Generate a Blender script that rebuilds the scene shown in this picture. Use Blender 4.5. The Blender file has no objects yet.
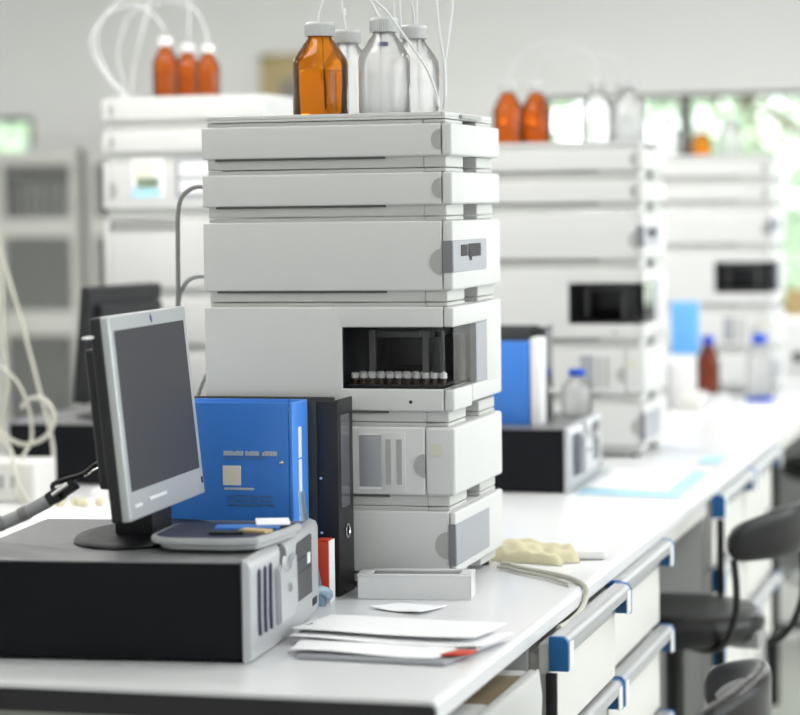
import bpy, bmesh, math, random
from mathutils import Vector, Matrix
from math import sin, cos, pi, radians as R

random.seed(7)
SC = bpy.context.scene
COL = SC.collection

# ------------------------------------------------------------------ materials
def mat(name, col, rough=.5, metal=0, spec=.5, trans=0, ior=1.45, noise=0, nscale=30, bump=0, bscale=200,
        coat=0, emit=None, estr=0, alpha=1, sheen=0, sss=0):
    m = bpy.data.materials.new(name); m.use_nodes = True
    nt = m.node_tree; b = nt.nodes['Principled BSDF']
    b.inputs['Base Color'].default_value = (*col, 1)
    b.inputs['Roughness'].default_value = rough
    b.inputs['Metallic'].default_value = metal
    b.inputs['Specular IOR Level'].default_value = spec
    b.inputs['Transmission Weight'].default_value = trans
    b.inputs['IOR'].default_value = ior
    b.inputs['Coat Weight'].default_value = coat
    b.inputs['Alpha'].default_value = alpha
    if sss:
        b.inputs['Subsurface Weight'].default_value = sss
        b.inputs['Subsurface Radius'].default_value = (.02, .02, .02)
    if emit:
        b.inputs['Emission Color'].default_value = (*emit, 1)
        b.inputs['Emission Strength'].default_value = estr
    tc = None
    if noise or bump:
        tc = nt.nodes.new('ShaderNodeTexCoord')
    if noise:
        n = nt.nodes.new('ShaderNodeTexNoise'); n.inputs['Scale'].default_value = nscale
        n.inputs['Detail'].default_value = 4
        nt.links.new(tc.outputs['Object'], n.inputs['Vector'])
        r = nt.nodes.new('ShaderNodeMix'); r.data_type = 'RGBA'
        r.inputs[6].default_value = (*[c * (1 - noise) for c in col], 1)
        r.inputs[7].default_value = (*[min(1, c * (1 + noise)) for c in col], 1)
        nt.links.new(n.outputs['Fac'], r.inputs[0])
        nt.links.new(r.outputs[2], b.inputs['Base Color'])
    if bump:
        n2 = nt.nodes.new('ShaderNodeTexNoise'); n2.inputs['Scale'].default_value = bscale
        nt.links.new(tc.outputs['Object'], n2.inputs['Vector'])
        bp = nt.nodes.new('ShaderNodeBump'); bp.inputs['Strength'].default_value = bump
        bp.inputs['Distance'].default_value = .002
        nt.links.new(n2.outputs['Fac'], bp.inputs['Height'])
        nt.links.new(bp.outputs[0], b.inputs['Normal'])
    return m

def thin_glass(name, tint=(1, 1, 1), rough=0.0, body=0.0, bodycol=(1, 1, 1), ior=1.5, tl=.5):
    """thin pane: tinted transparency with Fresnel reflection, optional translucent body"""
    m = bpy.data.materials.new(name); m.use_nodes = True
    nt = m.node_tree; nt.nodes.clear()
    o = nt.nodes.new('ShaderNodeOutputMaterial')
    t = nt.nodes.new('ShaderNodeBsdfTransparent'); t.inputs[0].default_value = (*tint, 1)
    g = nt.nodes.new('ShaderNodeBsdfGlossy'); g.inputs['Roughness'].default_value = rough
    g.inputs[0].default_value = (1, 1, 1, 1)
    f = nt.nodes.new('ShaderNodeFresnel'); f.inputs[0].default_value = ior
    mx = nt.nodes.new('ShaderNodeMixShader')
    src = t.outputs[0]
    if body:
        d = nt.nodes.new('ShaderNodeBsdfTranslucent'); d.inputs[0].default_value = (*bodycol, 1)
        d2 = nt.nodes.new('ShaderNodeBsdfDiffuse'); d2.inputs[0].default_value = (*bodycol, 1)
        a = nt.nodes.new('ShaderNodeMixShader'); a.inputs[0].default_value = 1 - tl
        nt.links.new(d.outputs[0], a.inputs[1]); nt.links.new(d2.outputs[0], a.inputs[2])
        b = nt.nodes.new('ShaderNodeMixShader'); b.inputs[0].default_value = body
        nt.links.new(t.outputs[0], b.inputs[1]); nt.links.new(a.outputs[0], b.inputs[2])
        src = b.outputs[0]
    nt.links.new(f.outputs[0], mx.inputs[0]); nt.links.new(src, mx.inputs[1])
    nt.links.new(g.outputs[0], mx.inputs[2]); nt.links.new(mx.outputs[0], o.inputs[0])
    return m

M = {}
M['shell'] = mat('instrument_plastic', (.655, .657, .648), .5, spec=.3, noise=.015, nscale=6)
M['shell_dark'] = mat('grip_shade_and_trim', (.40, .405, .39), .5)  # painted shade for the finger recesses; plain grey on ribs, tabs and slots
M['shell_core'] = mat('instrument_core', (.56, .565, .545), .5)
M['slot'] = mat('slot_dark', (.09, .09, .085), .6)
M['smoke_panel'] = mat('smoked_panel', (.36, .37, .40), .45, spec=.3)
M['smoke_dark'] = mat('smoked_panel_edge', (.20, .20, .22), .3)
M['black'] = mat('black_plastic', (.012, .012, .015), .45)
M['black_gloss'] = mat('black_gloss', (.006, .006, .007), .5, spec=.2)
M['cavity'] = mat('sampler_cavity', (.018, .018, .02), .5)
M['mech'] = mat('sampler_metal', (.13, .13, .13), .4, metal=.2)
M['mech_dk'] = mat('sampler_dark_metal', (.03, .03, .033), .35)
M['window'] = thin_glass('sampler_window', (.86, .86, .87), .02, ior=1.25)
M['vialcap'] = mat('vial_cap', (.95, .95, .93), .35)
M['vial'] = mat('vial_glass', (.07, .035, .02), .2)
M['worktop'] = mat('worktop_laminate', (.70, .705, .72), .28, noise=.03, nscale=8, bump=.03, bscale=300)
M['edge_black'] = mat('worktop_black_end', (.012, .012, .014), .5)
M['bench_panel'] = mat('bench_panel', (.36, .36, .33), .55, noise=.04, nscale=10)
M['cream'] = mat('drawer_cream', (.72, .71, .68), .45, noise=.015, nscale=6)
M['carcass_grey'] = mat('carcass_grey', (.42, .425, .42), .5, noise=.02, nscale=8)
M['alu'] = mat('brushed_aluminium', (.44, .45, .46), .4, metal=.4)
M['blue_cap'] = mat('blue_end_cap', (.01, .13, .36), .4)
M['white'] = mat('white_plastic', (.82, .82, .82), .4)
M['paper'] = mat('paper', (.93, .935, .95), .7, bump=.02, bscale=60)
M['pc_black'] = mat('pc_case_black', (.004, .0045, .007), .45, spec=.2, bump=.02, bscale=900)
M['pc_top'] = mat('pc_top_painted_sheen', (.15, .152, .158), .36, spec=.9)  # grazing reflection on the black case put in as a lighter grey
M['pc_silver'] = mat('pc_bezel_silver', (.50, .51, .53), .33, metal=.25)
M['pc_navy'] = mat('pc_vent_navy', (.010, .014, .045), .5, spec=.25)
M['pc_drive'] = mat('drive_grey', (.055, .055, .060), .4)
M['mon_silver'] = mat('monitor_silver', (.50, .52, .53), .35, metal=.3)
M['screen'] = mat('screen', (.050, .050, .058), .55, spec=.35)
M['mark_blue'] = mat('mark_blue', (.05, .08, .35), .4)
M['blue_bind'] = mat('blue_binder_cover', (.045, .21, .68), .32, noise=.10, nscale=5, bump=.05, bscale=500)
M['blue_spine'] = mat('blue_binder_spine', (.07, .27, .80), .35)
M['emboss'] = mat('silver_foil', (.62, .66, .72), .4, metal=.3)
M['emboss_dim'] = mat('dim_foil', (.10, .22, .50), .35, metal=.4)
M['sticker'] = mat('beige_label', (.84, .79, .68), .6)
M['old_sticker'] = mat('faded_sticker', (.64, .63, .53), .6)
M['chrome'] = mat('chrome', (.8, .8, .8), .12, metal=1)
M['blk_bind'] = mat('black_binder_board', (.035, .036, .038), .5, bump=.15, bscale=500)
M['blk_bind2'] = mat('black_binder_hinge', (.014, .014, .016), .4)
M['pocket'] = mat('binder_pocket_film', (.10, .105, .12), .2, coat=.3)
M['red'] = mat('red_card', (.62, .055, .02), .5)
M['pale_blue'] = thin_glass('pale_blue_plastic', (.70, .86, .97), .1, .65, (.62, .82, .95))
M['strip_blue'] = mat('strip_blue', (.55, .75, .93), .3, trans=.25)
M['frost'] = thin_glass('frosted_plastic', (.9, .91, .92), .15, .55, (.86, .87, .88))
M['frost_box'] = thin_glass('frosted_box', (.98, .98, .99), .3, .92, (1, 1, 1), 1.3, .3)
M['tip'] = mat('tip_grey', (.42, .43, .45), .5)
M['amber'] = thin_glass('amber_glass', (.95, .56, .12), .02, .20, (1, .42, .04), 1.3, .7)
M['amber_far'] = thin_glass('amber_glass_red', (.90, .42, .14), .03, .22, (.9, .30, .06), 1.35, .7)
M['clear'] = thin_glass('clear_glass', (.99, .99, .99), .01, .50, (1, 1, 1), 1.35, .95)
M['amber_liq'] = mat('amber_solvent', (1, .84, .50), .02, trans=1, ior=1.1)
M['clear_liq'] = thin_glass('clear_solvent', (.97, .975, .975), .02, .08, (1, 1, 1), 1.05, .9)
M['cap_grey'] = mat('grey_cap', (.58, .59, .59), .45)
M['cap_white'] = mat('white_cap', (.82, .82, .82), .4)
M['cap_blue'] = mat('blue_cap', (.01, .09, .62), .35)
M['tube'] = mat('ptfe_tube', (.86, .87, .88), .3, trans=.15, sss=.2)
M['cable_cream'] = mat('cable_cream', (.52, .51, .44), .45)
M['cable_grey'] = mat('cable_grey', (.25, .25, .24), .4)
M['vga_grey'] = mat('vga_cable_grey', (.36, .37, .38), .45)
M['cloth'] = mat('cream_cloth', (.60, .56, .38), .85, noise=.12, nscale=40, bump=.9, bscale=60)
M['blue_sheet'] = mat('light_blue_sheet', (.42, .72, .88), .5)
M['seat'] = mat('black_vinyl', (.009, .009, .010), .33, spec=.45, bump=.05, bscale=120)
M['seat_in'] = mat('grey_vinyl', (.36, .365, .365), .4)
M['steel_blk'] = mat('black_steel', (.012, .012, .012), .35)
M['wall'] = mat('wall_paint', (.86, .86, .855), .8, noise=.015, nscale=2, bump=.05, bscale=80)
M['ceil'] = mat('ceiling_paint', (.82, .82, .80), .9)
M['floor'] = mat('floor_vinyl', (.56, .58, .53), .3, noise=.05, nscale=12)
M['win_frame'] = mat('window_frame_bronze', (.10, .10, .09), .5)
M['glass'] = thin_glass('window_glass', (.97, .98, .98), 0)
M['cab'] = mat('cabinet_paint', (.62, .62, .59), .5)
M['cab_in'] = mat('cabinet_inside', (.55, .555, .54), .7)
M['cab_glass'] = thin_glass('cabinet_glass', (.9, .91, .9), .05, .24, (.62, .62, .62))
M['file_dk'] = mat('dark_file', (.13, .13, .13), .6)
M['tan'] = mat('tan_wood', (.52, .42, .22), .6, noise=.1, nscale=15)
M['pinboard'] = mat('pinboard_grey', (.30, .28, .24), .8)
M['kraft'] = mat('kraft_card', (.55, .40, .20), .75, noise=.06, nscale=20)
M['brown_sheet'] = mat('brown_sheet', (.26, .20, .115), .35, noise=.2, nscale=14)
M['socket'] = mat('socket_black', (.02, .02, .02), .5)
M['leaf'] = None
M['bark'] = mat('bark', (.16, .13, .10), .9, noise=.2, nscale=20, bump=.5, bscale=20)
M['ground'] = mat('outdoor_ground', (.35, .38, .28), .9, noise=.2, nscale=1)
M['lamp'] = mat('lamp_diffuser', (.9, .9, .9), .5, emit=(1, .99, .96), estr=1.2)
M['lamp_body'] = mat('lamp_body', (.7, .7, .7), .5)
M['box_blue'] = mat('light_blue_box', (.14, .42, .85), .4)
M['brown_glass'] = thin_glass('brown_glass', (.55, .16, .04), .03, .3, (.35, .10, .03), 1.4)
M['jacket_blue'] = mat('jacket_blue', (.05, .18, .55), .4)

def leafmat(name, col):
    m = bpy.data.materials.new(name); m.use_nodes = True
    nt = m.node_tree; nt.nodes.clear()
    o = nt.nodes.new('ShaderNodeOutputMaterial')
    oi = nt.nodes.new('ShaderNodeTexCoord'); n = nt.nodes.new('ShaderNodeTexNoise'); n.inputs['Scale'].default_value = 1.3
    nt.links.new(oi.outputs['Object'], n.inputs['Vector'])
    cr = nt.nodes.new('ShaderNodeValToRGB')
    cr.color_ramp.elements[0].color = (*[c * .6 for c in col], 1); cr.color_ramp.elements[0].position = .35
    cr.color_ramp.elements[1].color = (*[min(1, c * 1.3) for c in col], 1); cr.color_ramp.elements[1].position = .65
    nt.links.new(n.outputs['Fac'], cr.inputs[0])
    d = nt.nodes.new('ShaderNodeBsdfDiffuse'); t = nt.nodes.new('ShaderNodeBsdfTranslucent')
    nt.links.new(cr.outputs[0], d.inputs[0]); nt.links.new(cr.outputs[0], t.inputs[0])
    a = nt.nodes.new('ShaderNodeMixShader'); a.inputs[0].default_value = .5
    nt.links.new(d.outputs[0], a.inputs[1]); nt.links.new(t.outputs[0], a.inputs[2])
    nt.links.new(a.outputs[0], o.inputs[0])
    return m
M['leaf'] = leafmat('leaves', (.50, .61, .46))

# ------------------------------------------------------------------ mesh builder
def catmull(pts, n=6):
    pts = [Vector(p) for p in pts]
    if len(pts) < 3: return pts
    out = []
    P = [pts[0] * 2 - pts[1]] + pts + [pts[-1] * 2 - pts[-2]]
    for i in range(1, len(P) - 2):
        p0, p1, p2, p3 = P[i - 1], P[i], P[i + 1], P[i + 2]
        for k in range(n):
            t = k / n
            out.append(.5 * ((2 * p1) + (-p0 + p2) * t + (2 * p0 - 5 * p1 + 4 * p2 - p3) * t * t + (-p0 + 3 * p1 - 3 * p2 + p3) * t ** 3))
    out.append(pts[-1])
    return out

class MB:
    def __init__(s, off=(0, 0, 0)):
        s.bm = bmesh.new(); s.off = Vector(off)
    def _merge(s, t, mi=0, mtx=None):
        for f in t.faces: f.material_index = mi
        if mtx is not None: t.transform(mtx)
        t.transform(Matrix.Translation(s.off))
        me = bpy.data.meshes.new('tmp'); t.to_mesh(me); t.free()
        s.bm.from_mesh(me); bpy.data.meshes.remove(me)
    def box(s, x0, x1, y0, y1, z0, z1, bev=0, seg=2, mi=0, mtx=None):
        t = bmesh.new(); bmesh.ops.create_cube(t, size=1)
        for v in t.verts:
            v.co = Vector((x0 + (v.co.x + .5) * (x1 - x0), y0 + (v.co.y + .5) * (y1 - y0), z0 + (v.co.z + .5) * (z1 - z0)))
        if bev: bmesh.ops.bevel(t, geom=t.edges[:], offset=bev, segments=seg, affect='EDGES', profile=.6)
        s._merge(t, mi, mtx); return s
    def prism(s, poly, axis, a, b, bev=0, mi=0, seg=2, mtx=None):
        """poly: 2D points in the two remaining axes (x,y order), extruded along axis"""
        t = bmesh.new()
        def mk(p, q):
            if axis == 'x': return (q, p[0], p[1])
            if axis == 'y': return (p[0], q, p[1])
            return (p[0], p[1], q)
        A = [t.verts.new(mk(p, a)) for p in poly]; B = [t.verts.new(mk(p, b)) for p in poly]
        t.faces.new(A); t.faces.new(B[::-1])
        n = len(poly)
        for i in range(n): t.faces.new((A[i], B[i], B[(i + 1) % n], A[(i + 1) % n]))
        bmesh.ops.recalc_face_normals(t, faces=t.faces[:])
        if bev: bmesh.ops.bevel(t, geom=t.edges[:], offset=bev, segments=seg, affect='EDGES')
        s._merge(t, mi, mtx); return s
    def lathe(s, prof, c=(0, 0, 0), seg=32, mi=0, mtx=None, sx=1, sy=1):
        t = bmesh.new(); rings = []
        for r, z in prof:
            if r < 1e-6: rings.append([t.verts.new((c[0], c[1], c[2] + z))])
            else: rings.append([t.verts.new((c[0] + r * sx * cos(2 * pi * k / seg), c[1] + r * sy * sin(2 * pi * k / seg), c[2] + z)) for k in range(seg)])
        for a, b in zip(rings, rings[1:]):
            for k in range(seg):
                k2 = (k + 1) % seg
                if len(a) == 1 and len(b) == 1: continue
                if len(a) == 1: t.faces.new((a[0], b[k2], b[k]))
                elif len(b) == 1: t.faces.new((a[k], a[k2], b[0]))
                else: t.faces.new((a[k], a[k2], b[k2], b[k]))
        bmesh.ops.recalc_face_normals(t, faces=t.faces[:])
        s._merge(t, mi, mtx); return s
    def cyl(s, p0, p1, r0, r1=None, seg=24, mi=0, bev=0):
        r1 = r0 if r1 is None else r1
        p0, p1 = Vector(p0), Vector(p1); d = p1 - p0; L = d.length
        q = Vector((0, 0, 1)).rotation_difference(d).to_matrix().to_4x4()
        prof = [(0, 0), (r0, 0), (r1, L), (0, L)]
        if bev: prof = [(0, 0), (r0 - bev, 0), (r0, bev), (r1, L - bev), (r1 - bev, L), (0, L)]
        return s.lathe(prof, seg=seg, mi=mi, mtx=Matrix.Translation(p0) @ q)
    def tube(s, pts, r, seg=10, n=6, mi=0, raw=False, rad=None):
        P = [Vector(p) for p in pts] if raw else catmull(pts, n)
        t = bmesh.new(); rings = []; up = None
        for i, p in enumerate(P):
            d = (P[min(i + 1, len(P) - 1)] - P[max(i - 1, 0)]).normalized()
            if up is None:
                up = Vector((0, 0, 1)) if abs(d.z) < .9 else Vector((1, 0, 0))
            a = d.cross(up).normalized(); b = a.cross(d).normalized(); up = b
            rr = r if rad is None else rad[min(int(i * len(rad) / len(P)), len(rad) - 1)]
            rings.append([t.verts.new(p + (a * cos(2 * pi * k / seg) + b * sin(2 * pi * k / seg)) * rr) for k in range(seg)])
        for A, B in zip(rings, rings[1:]):
            for k in range(seg): t.faces.new((A[k], A[(k + 1) % seg], B[(k + 1) % seg], B[k]))
        t.faces.new(rings[0][::-1]); t.faces.new(rings[-1])
        bmesh.ops.recalc_face_normals(t, faces=t.faces[:])
        s._merge(t, mi); return s
    def grid(s, f, nu, nv, mi=0, thick=0):
        """f(u,v)->point ; optional thickness downwards"""
        t = bmesh.new()
        V = [[t.verts.new(f(i / nu, j / nv)) for j in range(nv + 1)] for i in range(nu + 1)]
        for i in range(nu):
            for j in range(nv): t.faces.new((V[i][j], V[i + 1][j], V[i + 1][j + 1], V[i][j + 1]))
        if thick:
            W = [[t.verts.new(Vector(f(i / nu, j / nv)) - Vector((0, 0, thick))) for j in range(nv + 1)] for i in range(nu + 1)]
            for i in range(nu):
                for j in range(nv): t.faces.new((W[i][j], W[i][j + 1], W[i + 1][j + 1], W[i + 1][j]))
            for i in range(nu):
                t.faces.new((V[i][0], W[i][0], W[i + 1][0], V[i + 1][0])); t.faces.new((V[i + 1][nv], W[i + 1][nv], W[i][nv], V[i][nv]))
            for j in range(nv):
                t.faces.new((V[0][j + 1], W[0][j + 1], W[0][j], V[0][j])); t.faces.new((V[nu][j], W[nu][j], W[nu][j + 1], V[nu][j + 1]))
        bmesh.ops.recalc_face_normals(t, faces=t.faces[:])
        s._merge(t, mi); return s
    def build(s, name, m, parent=None, ang=38):
        me = bpy.data.meshes.new(name)
        s.bm.to_mesh(me); s.bm.free()
        for mm in (m if isinstance(m, (list, tuple)) else [m]): me.materials.append(M[mm] if isinstance(mm, str) else mm)
        for p in me.polygons: p.use_smooth = True
        me.set_sharp_from_angle(angle=R(ang))
        o = bpy.data.objects.new(name, me); COL.objects.link(o)
        if parent is not None: o.parent = parent
        return o

def tag(o, label=None, cat=None, group=None, kind=None):
    if label: o['label'] = label
    if cat: o['category'] = cat
    if group: o['group'] = group
    if kind: o['kind'] = kind
    return o

def thing(name, label, cat, loc=(0, 0, 0), rz=0, group=None):
    o = bpy.data.objects.new(name, None); COL.objects.link(o)
    o.empty_display_size = .05
    o.location = loc; o.rotation_euler = (0, 0, R(rz))
    return tag(o, label, cat, group)

def copy_tree(o, loc=None, rz=None, label=None, group=None, parent=None):
    c = o.copy(); COL.objects.link(c)
    if parent is not None: c.parent = parent
    if loc is not None: c.location = loc
    if rz is not None: c.rotation_euler = (0, 0, R(rz))
    if label: c['label'] = label
    if group: c['group'] = group
    for ch in list(o.children): copy_tree(ch, parent=c)
    return c

def single(mb, name, m, label, cat, group=None, ang=38):
    return tag(mb.build(name, m, ang=ang), label, cat, group)

def struct(mb, name, m, ang=38):
    return tag(mb.build(name, m, ang=ang), kind='structure')

# ------------------------------------------------------------------ the room
X0, X1, Y0, Y1, H = -6.0, 3.4, -5.2, 9.2, 3.0
struct(MB().box(X0 - .2, X1 + .2, Y0 - .2, Y1 + .2, -.1, 0), 'floor', 'floor')
struct(MB().box(X0 - .2, X1 + .2, Y0 - .2, Y1 + .2, H, H + .1), 'ceiling', 'ceil')
struct(MB().box(X0 - .2, X1 + .2, Y0 - .2, Y0, 0, H), 'wall_front', 'wall')
struct(MB().box(X0 - .2, X0, Y0, Y1, 0, H), 'wall_left', 'wall')

def wall_with_holes(name, axis, at0, at1, a0, a1, holes):
    """wall slab; holes = list of (a_lo, a_hi, z_lo, z_hi) sorted"""
    mb = MB()
    def add(p, q, z0, z1):
        if q - p < 1e-4 or z1 - z0 < 1e-4: return
        if axis == 'x': mb.box(p, q, at0, at1, z0, z1)
        else: mb.box(at0, at1, p, q, z0, z1)
    cur = a0
    for (h0, h1, z0, z1) in holes:
        add(cur, h0, 0, H); add(h0, h1, 0, z0); add(h0, h1, z1, H); cur = h1
    add(cur, a1, 0, H)
    struct(mb, name, 'wall')

back_wins = [(-5.75, -4.60, 1.15, 2.04), (-1.84, 3.1, .98, 2.075)]
wall_with_holes('wall_back', 'x', Y1, Y1 + .2, X0 - .2, X1 + .2, back_wins)
right_wins = [(-4.6, -1.9, .95, 2.6), (-1.5, 1.4, .95, 2.6), (1.8, 4.7, .95, 2.6), (5.1, 8.6, .95, 2.6)]
wall_with_holes('wall_right', 'y', X1, X1 + .2, Y0, Y1, right_wins)

wn = 0
def window(axis, a0, a1, z0, z1, at, mull):
    global wn
    wn += 1
    mb = MB(); t = .045
    def b(p, q, u, v, d0=.05, d1=.11):
        if axis == 'x': mb.box(p, q, at + d0, at + d1, u, v, .004, 1)
        else: mb.box(at + d0, at + d1, p, q, u, v, .004, 1)
    b(a0, a1, z0, z0 + t); b(a0, a1, z1 - t * .55, z1); b(a0, a0 + t, z0, z1); b(a1 - t, a1, z0, z1)
    for m_ in mull: b(m_ - .03, m_ + .03, z0, z1)
    w = struct(mb, 'window_%d' % wn, 'win_frame')
    g = MB()
    if axis == 'x': g.box(a0 + .02, a1 - .02, at + .078, at + .082, z0 + .02, z1 - .02)
    else: g.box(at + .078, at + .082, a0 + .02, a1 - .02, z0 + .02, z1 - .02)
    g.build('glass_pane', 'glass', w)
window('x', *back_wins[0], Y1, [-5.2])
window('x', *back_wins[1], Y1, [-1.10, .3, 1.7])
for w in right_wins: window('y', *w, X1, [(w[0] + w[1]) / 2])
struct(MB().box(X0, X1, Y1 - .015, Y1, 0, .09), 'baseboard_back', 'cab')
struct(MB().box(-1.84, 3.1, Y1 - .05, Y1 + .05, .955, .98, .004), 'trim_1', 'white')

# added ceiling lamps, out of view, stronger over the far rows as fill
lamp_n = 0
def fill_lamp(x, y, watts):
    global lamp_n
    lamp_n += 1
    r = thing('fill_lamp', 'added fluorescent fill lamp on the unseen laboratory ceiling', 'ceiling light', (x, y, H), 0, 'added fill lamps on the unseen ceiling')
    MB().box(-.62, .62, -.16, .16, -.06, 0, .008).build('lamp_housing', 'lamp_body', r)
    MB().box(-.60, .60, -.145, .145, -.068, -.061, .002).build('diffuser', 'lamp', r)
    l = bpy.data.lights.new('lamp_light', 'AREA'); l.shape = 'RECTANGLE'; l.size = 1.2; l.size_y = .28
    l.energy = watts; l.color = (1, .985, .96)
    lo = bpy.data.objects.new('lamp_light', l); COL.objects.link(lo); lo.parent = r; lo.location = (0, 0, -.075)
LAMP_W = 9
for y in (-3.8, -1.6, .6, 2.0, 4.2, 6.6):
    for x in (-4.2, -1.2, 1.8):
        fill_lamp(x, y, (5.5 if y < 1 else 19) * (.8 if x < -2 else 1))

# ------------------------------------------------------------------ outdoors
struct(MB().box(-40, 40, 9.6, 60, -.5, -.45), 'ground_outside', 'ground')
def tree(x, y, h, cr, n, label):
    r = thing('garden_tree', label, 'tree', (x, y, -.45))
    mb = MB(); mb.tube([(0, 0, 0), (.1, .05, h * .3), (-.05, .1, h * .6), (.05, 0, h * .8)], .14, 8)
    for k in range(6):
        a = k * 1.1; mb.tube([(0, .05, h * (.35 + .06 * k)), (cos(a) * cr * .4, sin(a) * cr * .4, h * (.5 + .05 * k)), (cos(a) * cr * .8, sin(a) * cr * .8, h * (.6 + .05 * k))], .05, 6)
    mb.build('trunk', 'bark', r)
    bm = bmesh.new()
    for cl in range(26):
        a = random.uniform(0, 2 * pi); rr = cr * random.uniform(.15, .9); zz = h * random.uniform(.25, 1.0)
        c = Vector((cos(a) * rr, sin(a) * rr, zz)); s = random.uniform(.35, .8)
        for k in range(n // 26):
            p = c + Vector((random.gauss(0, .5), random.gauss(0, .5), random.gauss(0, .42))) * s
            q = Matrix.Rotation(random.uniform(0, 6.28), 3, Vector((random.gauss(0, 1), random.gauss(0, 1), random.gauss(0, 1) + .01)).normalized())
            L, W = random.uniform(.07, .13), random.uniform(.035, .06)
            vs = [bm.verts.new(p + q @ Vector(v)) for v in ((-L, 0, 0), (0, -W, .01), (L, 0, 0), (0, W, .01))]
            bm.faces.new(vs)
    me = bpy.data.meshes.new('foliage'); bm.to_mesh(me); bm.free(); me.materials.append(M['leaf'])
    o = bpy.data.objects.new('foliage', me); COL.objects.link(o); o.parent = r
    return r
tree(-3.6, 15.5, 3.9, 1.1, 1800, 'leafy tree outside, behind the left part of the right-hand window')
tree(-2.0, 18.8, 4.6, 1.2, 2000, 'leafy green tree outside, right of the dark window mullion')
tree(-.55, 15.6, 3.6, 1.15, 3400, 'dense green tree outside at the right edge of the window')
tree(-8.2, 16.5, 4.0, 1.5, 4200, 'pale green tree outside the small window at the far left')

# ------------------------------------------------------------------ island bench
BT = .90
mb = MB()
th, rad = .030, .012
prof = [(-1.93, BT - th)]
def arc(cx, cz, r, a0, a1, n=6): return [(cx + r * cos(R(a0 + (a1 - a0) * k / n)), cz + r * sin(R(a0 + (a1 - a0) * k / n))) for k in range(n + 1)]
prof = [(-1.93 + .004, BT - th), *arc(-1.93 + rad, BT - rad, rad, 180, 90), *arc(-rad, BT - rad, rad, 90, 0), (0, BT - th + .003), (-.003, BT - th)]
mb.prism(prof, 'y', 0, 7.4)
wt = thing('island_worktop', 'long pale grey worktop of the island bench with black end', 'worktop', (0, 0, 0))
mb.build('slab', 'worktop', wt)
pe = [(-1.925, BT - .036), *arc(-1.93 + rad, BT - rad - .003, rad - .003, 180, 90), *arc(-rad, BT - rad - .003, rad - .003, 90, 0), (-.004, BT - .036)]
MB().prism(pe, 'y', -.004, -.0003).build('black_end_cap', 'edge_black', wt)

bf = thing('bench_base', 'grey panelled base carrying the island worktop', 'bench base', (0, 0, 0))
MB().box(-1.9, -.16, .04, .065, 0, BT - .036, .002).build('end_panel', 'bench_panel', bf)
MB().box(-1.0, -.975, .0385, .04, .05, .82).build('panel_seam', 'slot', bf)
MB().box(-1.92, -.02, .03, .05, BT - .036 - .001, BT - .0305).build('top_rail', 'edge_black', bf)
MB().box(-1.0, -.97, .07, 7.3, 0, BT - .031).build('centre_panel', 'cream', bf)
for y in (.06, 4.45, 5.50, 7.3):
    for x in (-.10, -1.85):
        MB().box(x - .02, x + .02, y - .02, y + .02, 0, BT - .031, .003).build('leg_post', 'alu' if y > 5 else 'steel_blk', bf)
# rails in the knee spaces
for a, b in ((1.82, 2.53), (3.70, 5.6)):
    MB().box(-.045, -.02, a, b, .825, .865, .004).build('apron_rail', 'cream', bf)
MB().box(-.40, -.38, 1.83, 2.53, .20, .86).build('modesty_panel', 'cream', bf)

# drawer units ---------------------------------------------------------------
def drawer_unit(loc, label, flip=False, post=True):
    W = .565
    r = thing('drawer_unit', label, 'drawer unit', loc, 180 if flip else 0, 'drawer units hung under the island worktop')
    mb = MB(); mb.box(-.55, -.045, 0, W, .24, .866, .003); mb.build('carcass', 'carcass_grey', r)
    if post: MB().box(-.014, .003, -.010, .0, .24, .815, .001).build('edge_post', 'steel_blk', r)
    MB().box(-.50, -.10, -.002, .0, .35, .36).build('side_groove', 'bench_panel', r)
    for i in range(3):
        top = .870 - .172 * i; bot = top - .166
        dx = .016 if (i == 0 and not flip and label.startswith('cream drawer unit nearest')) else 0
        d = MB().box(-.044 + dx, -.026 + dx, .004, W - .004, bot, top - .012, .002).box(-.40, -.044 + dx, .02, W - .02, bot + .02, top - .03).build('drawer', 'cream', r)
        # extruded aluminium grip, rounded at its upper outer edge
        pr = [(-.0255, top - .052), (-.0255, top), *arc(-.008, top - .011, .011, 90, 0, 6), (.003, top - .021), (.000, top - .021), (-.002, top - .009), (-.008, top - .005), (-.0225, top - .005), (-.0225, top - .052)]
        pr = [(p[0] + dx, p[1]) for p in pr]
        MB().prism(pr, 'y', .012, W - .012).build('handle', 'alu', d)
        pc = [(-.0265, top - .053), (-.0265, top + .001), *arc(-.008, top - .011, .012, 90, 0, 6), (.004, top - .053)]
        pc = [(p[0] + dx, p[1]) for p in pc]
        MB().prism(pc, 'y', 0, .012, .0008, seg=1).build('blue_end_cap', 'blue_cap', d)['label'] = 'blue plastic end cap'
        MB().prism(pc, 'y', W - .012, W, .0008, seg=1).build('blue_end_cap', 'blue_cap', d)['label'] = 'blue plastic end cap'
        for yy in (.0125, W - .0425):
            MB().box(.0015 + dx, .0045 + dx, yy, yy + .03, top - .050, top - .010, .001).build('label_clip', 'white', d)['label'] = 'white label clip'
    return r
drawer_unit((.018, .655, 0), 'cream drawer unit nearest the camera, its top drawer pulled slightly out')
drawer_unit((.018, 1.232, 0), 'cream drawer unit just before the knee space with the black stool', post=False)
drawer_unit((.016, 2.54, 0), 'cream drawer unit directly behind the black stool')
drawer_unit((.016, 3.117, 0), 'second cream drawer unit behind the black stool', post=False)
drawer_unit((.016, 5.62, 0), 'farthest cream drawer unit under the island worktop')
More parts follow.
